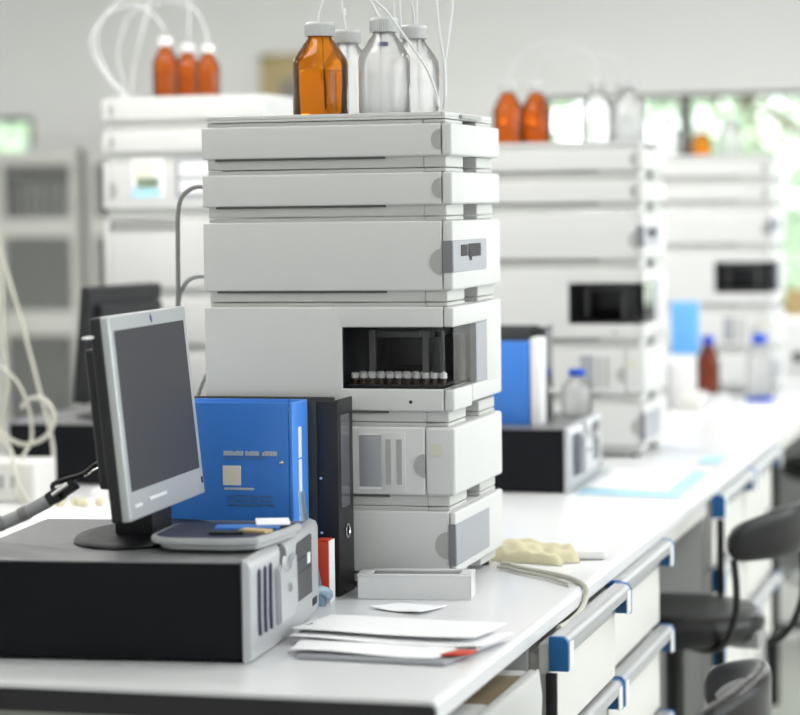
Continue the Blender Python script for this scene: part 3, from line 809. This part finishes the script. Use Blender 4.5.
single(MB().box(-.025, .025, -.035, .035, 0, .002, mtx=Matrix.Translation((-.362, .425, PCT + .0275)) @ Matrix.Rotation(R(20), 4, 'Z')), 'white_note', 'paper', 'white note slip at the far end of the silver tray', 'note')
single(MB().box(-.022, .022, -.012, .012, 0, .004, mtx=Matrix.Translation((-.362, .345, PCT + .0235)) @ Matrix.Rotation(R(-10), 4, 'Z')), 'orange_eraser', 'kraft', 'small orange piece at the near edge of the silver tray', 'eraser')
single(MB().tube([(-.42, .305, PCT + .0262), (-.37, .313, PCT + .0262)], .003, 10, raw=True), 'black_pen', 'black', 'thin black pen lying on the silver tray', 'pen')

# pale blue curved plastic sheet beside the pc
mb = MB()
pts = []
def fsheet(u, v):
    z = v * .185
    return (-.399 + .034 * (1 - v) ** 1.1 + (u - 1) * (.026 - .017 * v), .694 + .004 * sin(u * pi), z + BT)
t2 = bmesh.new()
mb.grid(lambda u, v: fsheet(u, v), 8, 20)
mb.grid(lambda u, v: tuple(Vector(fsheet(u, v)) + Vector((0, .004, 0))), 8, 20)
sh = single(mb, 'plastic_strip', 'strip_blue', 'curved pale blue plastic strip standing beside the computer bezel', 'plastic strip')
single(MB().tube([(-.392, .655, BT + .016), (-.372, .672, BT + .03), (-.362, .700, BT + .02), (-.375, .716, BT + .006)], .008, 10), 'tape_roll', 'pale_blue', 'pale blue plastic loop at the foot of the computer corner', 'plastic loop')

# ------------------------------------------------------------------ binders
def binder_blue(loc, rz=0, label='', w=.275, d=.07, h=.315):
    r = thing('ring_binder', label, 'binder', loc, rz)
    # spine faces +x ; cover faces -y ; local origin at near spine corner
    MB().box(-w, -.0065, 0, .0035, 0, h, .0012).box(-w, -.03, d - .0035, d, 0, h, .0012).build('cover', 'blue_bind', r)
    MB().box(-.006, 0, 0, .004, 0, h, .002).box(-.0295, 0, d - .004, d, 0, h, .002).box(-.0045, 0, .002, d - .002, 0, h, .002).build('spine', 'blue_spine', r)
    MB().box(-w + .01, -.006, .006, d - .008, .004, h - .015).build('pages', 'paper', r)
    return r
bb = binder_blue((-.418, .700, BT), 0, 'large blue ring binder with embossed cover behind the silver monitor', d=.083, h=.326)
# embossing on the cover: title line, sub line, beige label, address lines, rivet
e = MB()
x = -.117
for k in range(22):
    wd = random.choice((.0022, .003, .0036)); 
    if k not in (8, 15):
        e.box(x, x + wd, -.0016, .0002, .2405, .2405 + random.choice((.006, .0075, .0075)))
        if random.random() < .5: e.box(x, x + wd + .0006, -.0018, .0002, .2435, .2448)
    x += wd + .0009
e.build('title_foil', 'emboss', bb)
MB().prism([(-.119, .2345), (-.119, .2375), (-.066, .2375), (-.055, .2395), (-.040, .2375), (-.048, .2345)], 'y', -.0008, .0002).build('title_underline', 'emboss_dim', bb)
MB().box(-.119, -.088, -.0012, .0002, .192, .224, .0006, 1).build('price_label', 'sticker', bb)['label'] = 'square beige label'
MB().box(-.117, -.066, -.0012, .0002, .1845, .1885, .001, 1).build('foil_line', 'emboss', bb)
e = MB()
for zz in (.160, .167, .174):
    x = -.112
    while x < -.036:
        wd = random.choice((.002, .003, .004, .006)); e.box(x, x + wd, -.0008, .0002, zz - .0016, zz + .0022); x += wd + .0012
e.build('address_lines', 'emboss_dim', bb)
MB().lathe([(0, .003), (.003, .0025), (.0045, 0), (0, 0)], seg=20, mtx=Matrix.Translation((-.020, 0, .230)) @ Matrix.Rotation(R(90), 4, 'X')).build('rivet', 'chrome', bb)
sp = MB(); sp.box(.0002, .0012, .028, .044, .235, .285).box(.0002, .0012, .028, .044, .145, .232).box(.0002, .0012, .028, .044, .055, .142)
sp.build('spine_pocket', 'white', bb)

kb = thing('ring_binder', 'black lever arch binder with clear spine pocket in front of the nearest tower', 'binder', (-.370, .792, BT))
w, d, h = .285, .086, .324
MB().box(-w, -.036, 0, .004, 0, h - .002, .001).box(-w, -.03, d - .004, d, 0, h - .002, .001).build('cover', 'blk_bind', kb)
MB().box(-.0355, -.002, 0, .004, 0, h - .002, .001).build('hinge_strip', 'blk_bind2', kb)
MB().box(-.004, 0, 0, d, 0, h, .0015).build('spine', 'blk_bind2', kb)
MB().box(-w + .01, -.006, .006, d - .008, .004, h - .02).build('pages', 'paper', kb)
MB().box(.0002, .0012, .014, .062, .145, .298, .0004, 1).build('spine_pocket', 'pocket', kb)
MB().lathe([(.0105, 0), (.0125, .0018), (.0105, .0028), (.0088, .0015), (.0105, 0)], seg=28, mtx=Matrix.Translation((0, .046, .104)) @ Matrix.Rotation(R(90), 4, 'Y')).build('finger_ring', 'chrome', kb)
for zz in (.105, .195): MB().lathe([(0, .002), (.0025, .001), (.003, 0), (0, 0)], seg=12, mtx=Matrix.Translation((-.030, 0, zz)) @ Matrix.Rotation(R(90), 4, 'X')).build('rivet', 'chrome', kb)

# red and white booklet
rb = thing('red_carton', 'small upright red carton with white side beside the black binder', 'carton', (-.369, .732, BT), 4)
MB().box(-.026, -.0015, 0, .04, 0, .098, .001).build('carton_body', 'red', rb)
MB().box(-.0014, .0, .001, .039, 0, .100).build('white_side', 'white', rb)
MB().box(-.024, -.003, .004, .036, .098, .1015, .001).build('carton_flap', 'red', rb)

# frosted box
fb = thing('tip_box', 'long frosted plastic box in front of the nearest tower', 'box', (-.335, .775, BT), 8); fb.scale = (1, 1, .88)
b = MB()
b.box(0, .186, 0, .002, .001, .044, .0008, 1).box(0, .186, .066, .068, .001, .044, .0008, 1).box(0, .002, 0, .068, .001, .044, .0008, 1).box(.184, .186, 0, .068, .001, .044, .0008, 1).box(0, .186, 0, .068, 0, .002, .0008, 1)
b.build('box_body', 'frost_box', fb)
b = MB(); b.box(-.001, .187, -.001, .008, .042, .047, .002).box(-.001, .187, .060, .069, .042, .047, .002).box(-.001, .022, 0, .068, .042, .047, .002).box(.166, .187, 0, .068, .042, .047, .002)
b.build('box_rim', 'frost_box', fb)
MB().box(.02, .168, .008, .060, .030, .034, .001).build('inner_rack', 'white', fb)
b = MB()
for i in range(14):
    for j in range(4): b.cyl((.027 + i * .0103, .015 + j * .0125, .034), (.027 + i * .0103, .015 + j * .0125, .038), .0032, seg=8)
b.build('tips', 'cap_grey', fb)

# ------------------------------------------------------------------ papers
def sheet(pts4, z, name, m, label, cat, th=.0012, wav=.004, grp=None):
    a, b_, c, d_ = [Vector((p[0], p[1], 0)) for p in pts4]
    ph = random.uniform(0, 6)
    def f(u, v):
        p = (a * (1 - u) + b_ * u) * (1 - v) + (d_ * (1 - u) + c * u) * v
        w = wav * (.5 + .5 * sin(ph + u * 5)) * (1 - v) ** 2 + wav * .5 * max(0, u - .75) * 4 * v
        return (p.x, p.y, z + w)
    return single(MB().grid(f, 14, 14, thick=th), name, m, label, cat, grp)
sheet([(-0.270, 0.247), (-0.050, 0.233), (-0.035, 0.315), (-0.262, 0.320)], BT + .0065, 'blue_folder', 'smoke_panel', 'grey blue folder under the loose papers near the bench corner', 'folder', .005, 0)
sheet([(-0.285, 0.264), (-0.072, 0.247), (-0.030, 0.324), (-0.300, 0.364)], BT + .0085, 'loose_paper', 'paper', 'lower white paper lying on the grey blue folder', 'paper', .0012, .004)
sheet([(-.318, .355), (-.020, .338), (.0, .455), (-.285, .490)], BT + .0085, 'loose_paper', 'paper', 'large white paper sheet in the middle of the near paper pile', 'paper', .0012, .006)
sheet([(-.322, .385), (-.040, .365), (-.022, .500), (-.305, .530)], BT + .017, 'loose_paper', 'paper', 'topmost white paper sheet of the near paper pile', 'paper', .0012, .003)
sheet([(-0.120, 0.310), (-0.030, 0.315), (-0.004, 0.425), (-0.060, 0.430)], BT + .0075, 'loose_paper', 'paper', 'white paper sheet nearest the right edge of the worktop', 'paper', .0012, .001)
sheet([(-0.288, 0.680), (-0.195, 0.640), (-0.170, 0.715), (-0.255, 0.735)], BT + .0035, 'small_envelope', 'paper', 'small white slip in front of the frosted plastic box', 'paper', .0015, .004)
rc = single(MB().prism([(-.064, .262), (-.026, .272), (-.020, .302), (-.048, .306)], 'z', BT + .0095, BT + .0125, .0005), 'red_tag', 'red', 'red tag sticking out at the right corner of the papers', 'tag')
single(MB().prism([(-.055, .307), (-.022, .304), (-.028, .322)], 'z', BT + .0128, BT + .0145), 'black_clip', 'black', 'small black clip beside the red tag', 'clip')
single(MB().cyl((-.322, .418, BT + .011), (-.300, .424, BT + .017), .0055, seg=12), 'metal_clip', 'chrome', 'small metal clip between computer and paper pile', 'clip')

# ------------------------------------------------------------------ cream cloth, cap, cable
bm = bmesh.new()
N1, N2 = 44, 22
def cloth(u, v):
    a = (u - .5) * 2; b = (v - .5) * 2
    lx = a * .105 + .008 * sin(9 * v + 2 * u); ly = b * .055 * (1 - .25 * a * a) + .005 * sin(11 * u)
    hgt = max(0, (1 - a ** 4) * (1 - b ** 4)) ** .5 * (.027 + .0035 * sin(13 * u + 3 * v) + .0035 * sin(19 * v - 7 * u) + .0025 * sin(31 * u + 17 * v) + .0015 * sin(57 * u - 41 * v))
    c, s = cos(R(-22)), sin(R(-22))
    return (-.168 + lx * c - ly * s, 1.275 + lx * s + ly * c, BT + .001 + hgt)
cl = MB().grid(cloth, N1, N2, thick=0)
def clothb(u, v):
    p = cloth(u, v); return (p[0], p[1], BT + .0006)
cl.grid(clothb, N1, N2)
tag(cl.build('work_gloves', 'cloth', ang=180), 'crumpled cream cloth gloves lying right of the nearest tower', 'gloves')
single(MB().box(-.030, .030, -.026, .026, 0, .018, .008, 3, mtx=Matrix.Translation((-.052, 1.30, BT + .0005)) @ Matrix.Rotation(R(10), 4, 'Z')), 'plastic_piece', 'white', 'small white plastic piece right of the cream gloves', 'plastic piece')
wire([(-.185, 1.165, BT + .006),(-.165, 1.155, BT + .006), (-.145, 1.125, BT + .006), (-.068, 1.06, BT + .006), (-.022, 1.005, BT + .006), (.003, .975, BT - .002), (.0062, .955, BT - .020), (.0062, .91, BT - .031), (.006, .83, BT - .034), (.006, .74, BT - .030)], .0048, 'cable_cream', 'cream_cable', 'cream cable running from the tower over the worktop edge', 'cable')
wire([(-.185, 1.135, BT + .005), (-.165, 1.125, BT + .005), (-.13, 1.085, BT + .005), (-.065, 1.025, BT + .005), (-.022, .965, BT + .004)], .003, 'cable_cream', 'thin_cable', 'thinner cream lead lying beside the cream cable', 'cable')

# ------------------------------------------------------------------ left cables and boxes
bx = thing('power_supply', 'blurred off white box under the loops of cream cable', 'box', (-1.46, 2.0, BT))
MB().box(-.16, .058, -.09, .03, 0, .090, .008, 3).build('box_body', 'cream', bx)
for k in range(5): MB().box(-.12 + k * .03, -.105 + k * .03, -.0912, -.0895, .03, .06).build('vent_slot', 'shell_dark', bx)
LC = 'cream cables tangled at the left'
wire([(-1.62, 2.2, 1.56), (-1.605, 2.2, 1.461), (-1.587, 2.2, 1.391), (-1.554, 2.2, 1.276), (-1.518, 2.2, 1.137), (-1.486, 2.2, 1.01), (-1.468, 2.16, .95), (-1.45, 2.1, .906)], .0045, 'cable_cream', 'hanging_cable', 'long cream cable slanting down from the left edge', 'cable')
wire([(-1.60, 2.0, 1.09), (-1.55, 2.0, 1.06), (-1.488, 2.0, 1.025), (-1.452, 2.0, 1.021), (-1.413, 2.0, 1.039), (-1.393, 2.0, 1.075), (-1.402, 2.0, 1.108), (-1.426, 2.0, 1.124), (-1.455, 2.0, 1.119), (-1.48, 2.02, 1.10)], .0052, 'cable_cream', 'looped_cable', 'cream cable forming a round loop above the white box', 'cable')
wire([(-1.56, 2.02, 1.20), (-1.52, 2.02, 1.185), (-1.485, 2.02, 1.152), (-1.462, 2.02, 1.097), (-1.457, 2.02, 1.03), (-1.452, 1.96, .995), (-1.44, 1.89, .93), (-1.41, 1.86, .906)], .0038, 'cable_cream', 'looped_cable', 'cream cable bending down in front of the white box', 'cable')
wire([(-1.55, 1.95, 1.05), (-1.501, 1.95, 1.034), (-1.466, 1.93, 1.012), (-1.425, 1.87, .95), (-1.39, 1.85, .906)], .0042, 'cable_cream', 'looped_cable', 'lowest cream cable across the corner of the white box', 'cable')
wire([(-1.561, 2.1, 1.42), (-1.557, 2.1, 1.338), (-1.557, 2.1, 1.247), (-1.547, 2.1, 1.156), (-1.56, 2.1, 1.064), (-1.58, 2.1, 1.0)], .0045, 'cable_cream', 'hanging_cable', 'cream cable hanging straight down at the left edge', 'cable')
sheet([(-1.30, 1.62), (-1.09, 1.60), (-1.12, 1.95), (-1.33, 1.97)], BT + .0035, 'loose_paper', 'paper', 'white paper on the worktop left of the silver monitor', 'paper', .0015, .004)
single(MB().box(-.07, .07, -.03, .03, 0, .028, .008, 3, mtx=Matrix.Translation((-1.225, 1.99, BT + .0005)) @ Matrix.Rotation(R(-8), 4, 'Z')), 'foam_block', 'white', 'white foam block behind the loose paper at left', 'foam block')
for k in range(4):
    single(MB().lathe([(0, 0), (.010, .001), (.013, .007), (.009, .015), (0, .017)], c=(-1.31 + .028 * k, 1.83 + .022 * (k % 2), BT + .0045), seg=12), 'foam_bead', 'cloth', 'small cream lump beside the white paper at left', 'foam bead', 'small lumps beside the white paper')
# cables behind near tower
wire([(-.632, 1.03, 1.570), (-.660, 1.04, 1.571), (-.700, 1.05, 1.577), (-.726, 1.05, 1.563), (-.736, 1.05, 1.535), (-.738, 1.05, 1.484), (-.739, 1.05, 1.396), (-.742, 1.05, 1.25), (-.72, 1.06, 1.0), (-.70, 1.08, .906)], .0042, 'cable_grey', 'power_cable', 'grey power cable arching out of the back of the upper module', 'cable')
wire([(-.632, 1.06, 1.418), (-.67, 1.06, 1.418), (-.71, 1.055, 1.418), (-.733, 1.06, 1.400), (-.745, 1.065, 1.36), (-.75, 1.07, 1.2), (-.73, 1.09, 1.0), (-.71, 1.11, .906)], .0042, 'vga_grey', 'power_cable', 'lower grey cable leaving the back of the pump module', 'cable')
wire([(-.632, 1.10, 1.44), (-.665, 1.10, 1.443), (-.685, 1.10, 1.42), (-.680, 1.10, 1.385), (-.650, 1.10, 1.368), (-.632, 1.10, 1.37)], .0035, 'cable_cream', 'short_cable', 'short cream loop of cable on the back of the pump module', 'cable')
single(MB().box(-.03, .03, -.05, .05, 0, .24, .012, 3, mtx=Matrix.Translation((-.705, 1.16, BT + .0005))), 'wash_bottle', 'pale_blue', 'pale blue plastic bottle behind the nearest tower at left', 'bottle')
wire([(-.66, 1.02, 1.12), (-.69, 1.02, 1.14), (-.70, 1.03, 1.20), (-.675, 1.04, 1.26), (-.632, 1.05, 1.29)], .0035, 'cable_grey', 'short_cable', 'short grey cable behind the nearest tower above the blue binder', 'cable')

# ------------------------------------------------------------------ things near middle tower
b2 = binder_blue((-.392, 2.35, PCT + .001), 0, 'blurred blue binder standing on the computer by the middle tower', w=.24, d=.05, h=.185)
single(MB().box(-.022, .0, .0, .06, 0, .195, .001, mtx=Matrix.Translation((-.366, 2.35, PCT + .001))), 'white_file', 'white', 'white file standing right of the blurred blue binder', 'file')
k2 = copy_tree(kb, (-.372, 2.43, PCT + .001), 0, 'black binder behind the blurred blue binder on the computer'); k2.scale = (1, 1, .67)
bottle((-.337, 2.62, PCT + .001), 'clear bottle with blue cap standing on the blurred computer', 'clear', 'clear_liq', 'cap_blue', .4, .108, .036)
sheet([(-.268, 2.262), (-.035, 2.22), (-.050, 2.72), (-.285, 2.76)], BT + .003, 'blue_mat', 'blue_sheet', 'light blue mat on the worktop beside the blurred computer', 'mat', .0015, 0)
sheet([(-.264, 2.33), (-.075, 2.30), (-.080, 2.70), (-.275, 2.74)], BT + .006, 'loose_paper', 'paper', 'white paper lying on the light blue mat', 'paper', .0015, .001)
sheet([(-.100, 2.94), (-.050, 2.93), (-.055, 3.09), (-.105, 3.09)], BT + .003, 'blue_note', 'blue_sheet', 'small light blue note near the worktop edge', 'note', .0015, 0)
# farther things
single(MB().box(-.04, .04, -.05, .05, 0, .16, .008, mtx=Matrix.Translation((-.405, 4.66, BT + .001))), 'white_box', 'white', 'white box standing before the far right tower', 'box')
single(MB().box(-.043, .038, -.04, .04, 0, .165, .006, mtx=Matrix.Translation((-.392, 4.66, BT + .1615))), 'blue_box', 'box_blue', 'light blue box stacked on the white box', 'box')
bottle((-.335, 4.74, BT + .0305), 'far brown bottle with blue cap on a flat white box', 'brown_glass', 'amber_liq', 'cap_blue', .8, .185, .036)
bottle((-.455, 4.50, BT + .001), 'far clear bottle with blue cap half hidden by the middle tower', 'clear', 'clear_liq', 'cap_blue', .5, .205, .036)
single(MB().box(-.06, .06, -.05, .05, 0, .029, .004, mtx=Matrix.Translation((-.335, 4.74, BT + .001))), 'flat_box', 'white', 'flat white box under the far brown bottle', 'box')
single(MB().box(-.05, .05, -.08, .08, 0, .035, .004, mtx=Matrix.Translation((-.37, 4.50, BT + .001))) if False else MB().box(-.035, .035, -.05, .05, 0, .05, .006, mtx=Matrix.Translation((-.35, 4.53, BT + .001))), 'white_carton', 'cream', 'low white carton before the far brown bottle', 'carton')
bottle((-.185, 4.84, BT + .001), 'far clear bottle with blue cap and blue foot ring', 'clear', 'clear_liq', 'cap_blue', .7, .215, .044, band='cap_blue')
sheet([(-.30, 4.25), (-.10, 4.22), (-.10, 4.62), (-.30, 4.66)], BT + .003, 'loose_paper', 'paper', 'white paper on the worktop before the far right tower', 'paper', .0015, .001)
ap = thing('white_appliance', 'white box shaped appliance with dark knob at the far end of the bench', 'appliance', (-.22, 6.1, BT + .001))
MB().box(-.12, .12, 0, .3, 0, .20, .015, 3).build('casing', 'white', ap)
MB().lathe([(0, .012), (.02, .010), (.022, 0), (0, 0)], seg=20, mtx=Matrix.Translation((.02, 0, .06)) @ Matrix.Rotation(R(90), 4, 'X')).build('knob', 'pc_drive', ap)

# ------------------------------------------------------------------ chair
def make_chair():
    r = thing('lab_stool', 'black padded laboratory stool with low curved backrest in the knee space', 'stool', (0, 0, 0))
    # faces -x ; backrest on +x side
    zs2 = .60
    MB().lathe([(0, 0), (.17, 0), (.188, .012), (.195, .035), (.188, .058), (.17, .067), (.12, .064), (0, .060)], c=(0, 0, zs2), seg=48).build('seat', 'seat', r, ang=60)
    n = 40; r0 = .24; A = 50; cx = .035; zl_ = .795
    def ztop(a): return .868 + .038 * cos(a * 90 / A)
    t = bmesh.new(); rings = []; NS = 20
    for k in range(n + 1):
        u = k / n; a = R(-A + 2 * A * u)
        e = min(1, min(u, 1 - u) * 11 + .0); e = .42 + .58 * (1 - (1 - e) ** 2) ** .5
        zt_ = ztop(a); hh = (zt_ - zl_) / 2 * e; zc = (zt_ + zl_) / 2
        ring = []
        for j in range(NS):
            b_ = 2 * pi * j / NS
            cr, sr = cos(b_), sin(b_)
            px_ = (abs(cr) ** .7) * (1 if cr > 0 else -1) * .014 * (.5 + .5 * e); pz = (abs(sr) ** .75) * (1 if sr > 0 else -1) * hh
            if sr > .25: px_ *= 1 + .55 * (sr - .25)
            ring.append(t.verts.new((cx + (r0 + px_) * cos(a), (r0 + px_) * sin(a), zc + pz)))
        rings.append(ring)
    for a_, b_ in zip(rings, rings[1:]):
        for j in range(NS): t.faces.new((a_[j], a_[(j + 1) % NS], b_[(j + 1) % NS], b_[j]))
    t.faces.new(rings[0][::-1]); t.faces.new(rings[-1])
    bmesh.ops.recalc_face_normals(t, faces=t.faces[:])
    mb = MB(); mb._merge(t)
    mb.build('backrest', 'seat', r, ang=75)
    mb = MB()
    def lin(u, v):
        a = R(-A * .84 + 2 * A * .84 * u); rr_ = r0 - .0162 + .004 * (2 * v - 1) ** 4
        q_ = (1 - abs(2 * u - 1) ** 4) ** .5
        lo = zl_ + .012; hi = ztop(a) - .020; m_ = (lo + hi) / 2
        return (cx + rr_ * cos(a), rr_ * sin(a), m_ + (v - .5) * (hi - lo) * max(.15, q_))
    mb.grid(lin, 30, 8); mb.build('backrest_lining', 'seat_in', r, ang=75)
    for s_, sy in (((.195, -.168), -1), ((.270, .05), 1)):
        x, y = s_
        MB().tube([(x, y, .80), (x + .004, y * .98, .74), (x - .002, y * .92, .68), (x - .03, y * .8, .62), (x - .08, y * .6, .593), (.04, y * .3, .590)], .0075, 12).build('backrest_support', 'steel_blk', r)
    MB().box(.14, .20, -.03, .03, .588, .625, .006).build('support_bracket', 'seat_in', r)
    MB().cyl((0, 0, .585), (0, 0, .60), .09, seg=24).build('seat_plate', 'steel_blk', r)
    MB().cyl((0, 0, .10), (0, 0, .585), .021, seg=24).build('gas_column', 'steel_blk', r)
    MB().tube([(.19 * cos(2 * pi * k / 24), .19 * sin(2 * pi * k / 24), .26) for k in range(25)], .009, 10, raw=True).build('foot_ring', 'chrome', r)
    fr = MB()
    for k in range(3): fr.tube([(0, 0, .26), (.19 * cos(2.09 * k), .19 * sin(2.09 * k), .26)], .006, 8, raw=True)
    fr.build('ring_spoke', 'chrome', r)
    for k in range(5):
        a = 2 * pi * k / 5 + .3
        MB().tube([(0, 0, .115), (.12 * cos(a), .12 * sin(a), .10), (.25 * cos(a), .25 * sin(a), .075)], .016, 10).build('base_arm', 'steel_blk', r)
        c, s = cos(a) * .25, sin(a) * .25
        MB().cyl((c - .012 * sin(a), s + .012 * cos(a), .027), (c + .012 * sin(a), s - .012 * cos(a), .027), .027, seg=18).cyl((c, s, .03), (c, s, .075), .006, seg=8).build('caster', 'black', r)
    return r
ch = make_chair(); ch.location = (-.045, 2.22, 0.0); ch.rotation_euler = (0, 0, R(-12))
ch2 = copy_tree(ch, (.104, .285, 0), 4, 'nearest black stool, only its curved backrest showing at the bottom right')
ch3 = copy_tree(ch, (.02, 5.35, 0), 30, 'farthest black stool whose caster shows at the right edge')

# ------------------------------------------------------------------ far wall furniture
def cabinet(x0, w, label, files=True):
    r = thing('glass_cabinet', label, 'cabinet', (x0, 8.80, 0))
    D = .395; Hc = 1.85
    b = MB(); b.box(0, .02, 0, D, .06, Hc).box(w - .02, w, 0, D, .06, Hc).box(0, w, 0, D, Hc - .02, Hc).box(0, w, 0, D, .06, .10)
    b.build('carcass', 'cab', r)
    MB().box(.02, w - .02, D - .02, D - .005, .1, Hc - .02).build('back_panel', 'cab_in', r)
    b = MB()
    for z in (.45, .93, 1.44): b.box(.02, w - .02, .03, D - .02, z, z + .02)
    b.build('shelf', 'cab', r)
    nd = 2
    for i in range(nd):
        a = i * w / nd; c = (i + 1) * w / nd
        f = MB(); f.box(a + .002, a + .045, -.022, 0, .08, Hc, .004).box(c - .045, c - .002, -.022, 0, .08, Hc, .004)
        for z0, z1 in ((.08, .44), (.89, 1.02), (1.40, 1.50), (1.775, Hc)): f.box(a + .04, c - .04, -.022, 0, z0, z1, .004)
        d = f.build('door', 'cab', r)
        MB().box(a + .04, c - .04, -.012, -.009, .42, 1.79).build('glass', 'cab_glass', d)
        MB().box(c - .06 if i == 0 else a + .02, c - .045 if i == 0 else a + .035, -.036, -.022, .95, 1.05, .004).build('handle', 'alu', d)
    MB().box(.02, w - .02, .02, D, 0, .06).build('plinth', 'cab_in', r)
    return r
cabinet(-5.10, .93, 'tall grey glass door cabinet with dark files at the far left')
cabinet(-4.125, .93, 'second tall cabinet, mostly hidden behind the left rear tower')
fl = single(MB().box(0, .045, 0, .28, 0, .255, .003), 'box_file', 'file_dk', 'dark file standing on the top shelf of the far left cabinet', 'file', 'dark files in the far left cabinet')
MB().box(.010, .035, -.0008, -.0001, .03, .22).build('spine_label', 'cab', fl)
fl.location = (-5.06, 8.86, 1.461)
for k in range(1, 17):
    if k == 9: continue
    copy_tree(fl, (-5.06 + k * .0515, 8.86 + .01 * (k % 3), 1.461))
fr = thing('wall_frame', 'tan wooden frame hanging on the back wall left of the sharp amber bottle', 'frame', (-3.30, Y1 - .03, 2.03))
MB().box(0, .30, 0, .028, 0, .035, .003).box(0, .30, 0, .028, .265, .30, .003).box(0, .035, 0, .028, 0, .30, .003).box(.265, .30, 0, .028, 0, .30, .003).build('frame_border', 'tan', fr)
MB().box(.03, .27, .012, .026, .03, .27).build('picture_board', 'tan', fr)
MB().box(.10, .25, .008, .0115, .04, .17).build('grey_patch', 'pinboard', fr)
wc = thing('wall_counter', 'white counter along the back wall below the windows', 'counter', (-2.2, 8.55, 0))
MB().box(0, 5.2, .02, .64, 0, .89).build('counter_base', 'cream', wc)
MB().box(-.02, 5.2, 0, .64, .89, .93, .005).build('counter_top', 'white', wc)
for k in range(9):
    d = MB().box(.02 + k * .575, .575 + k * .575, 0, .018, .08, .86, .003).build('door', 'cream', wc)
    MB().box(.50 + k * .575, .515 + k * .575, -.02, 0, .6, .75, .003).build('handle', 'alu', d)
cb = thing('cardboard_box', 'brown cardboard box on the counter at the right edge', 'box', (-.53, 8.60, .931))
MB().box(0, .30, 0, .25, 0, .19, .003).build('box_body', 'kraft', cb)
MB().box(0, .30, .115, .135, .19, .1912).build('tape', 'sticker', cb)

# ------------------------------------------------------------------ light
w = bpy.data.worlds.new('World'); SC.world = w; w.use_nodes = True
nt = w.node_tree; bg = nt.nodes['Background']
bg.inputs[0].default_value = (.93, .97, 1, 1); bg.inputs[1].default_value = 3.7
for (a0, a1, z0, z1) in right_wins:
    l = bpy.data.lights.new('window_daylight', 'AREA'); l.shape = 'RECTANGLE'; l.size = z1 - z0; l.size_y = a1 - a0; l.energy = 1
    l.cycles.is_portal = True
    o = bpy.data.objects.new('window_daylight', l); COL.objects.link(o)
    o.location = (X1 + .15, (a0 + a1) / 2, (z0 + z1) / 2); o.rotation_euler = (0, R(90), 0)
for (a0, a1, z0, z1) in back_wins:
    l = bpy.data.lights.new('window_daylight', 'AREA'); l.shape = 'RECTANGLE'; l.size = a1 - a0; l.size_y = z1 - z0; l.energy = 1
    l.cycles.is_portal = True
    o = bpy.data.objects.new('window_daylight', l); COL.objects.link(o)
    o.location = ((a0 + a1) / 2, Y1 + .15, (z0 + z1) / 2); o.rotation_euler = (R(-90), 0, 0)

# ------------------------------------------------------------------ camera
F, YAW, PIT, ROL = 2462.15, .268697, .061592, -.013098
fw = Vector((-sin(YAW) * cos(PIT), cos(YAW) * cos(PIT), -sin(PIT))); r0 = Vector((cos(YAW), sin(YAW), 0)); u0 = r0.cross(fw)
rr = r0 * cos(ROL) + u0 * sin(ROL); uu = -r0 * sin(ROL) + u0 * cos(ROL)
cam = bpy.data.cameras.new('camera'); co = bpy.data.objects.new('camera', cam); COL.objects.link(co)
mw = Matrix.Identity(4)
for i in range(3): mw[i][0] = rr[i]; mw[i][1] = uu[i]; mw[i][2] = -fw[i]
mw[0][3], mw[1][3], mw[2][3] = .79299, -3.04252, 1.53932
co.matrix_world = mw
cam.sensor_width = 36; cam.lens = 36 * F / 800
cam.clip_end = 200; cam.clip_start = .05
cam.dof.use_dof = True; cam.dof.focus_distance = 4.0; cam.dof.aperture_fstop = 2.9; cam.dof.aperture_blades = 0
SC.camera = co

SC.view_settings.view_transform = 'Standard'; SC.view_settings.look = 'None'
SC.view_settings.gamma = 1; SC.view_settings.use_curve_mapping = False
SC.view_settings.exposure = 0.60
SC.cycles.use_denoising = True
SC.cycles.max_bounces = 12; SC.cycles.transparent_max_bounces = 24; SC.cycles.transmission_bounces = 12
SC.cycles.caustics_reflective = False; SC.cycles.caustics_refractive = False
SC.cycles.sample_clamp_indirect = 6
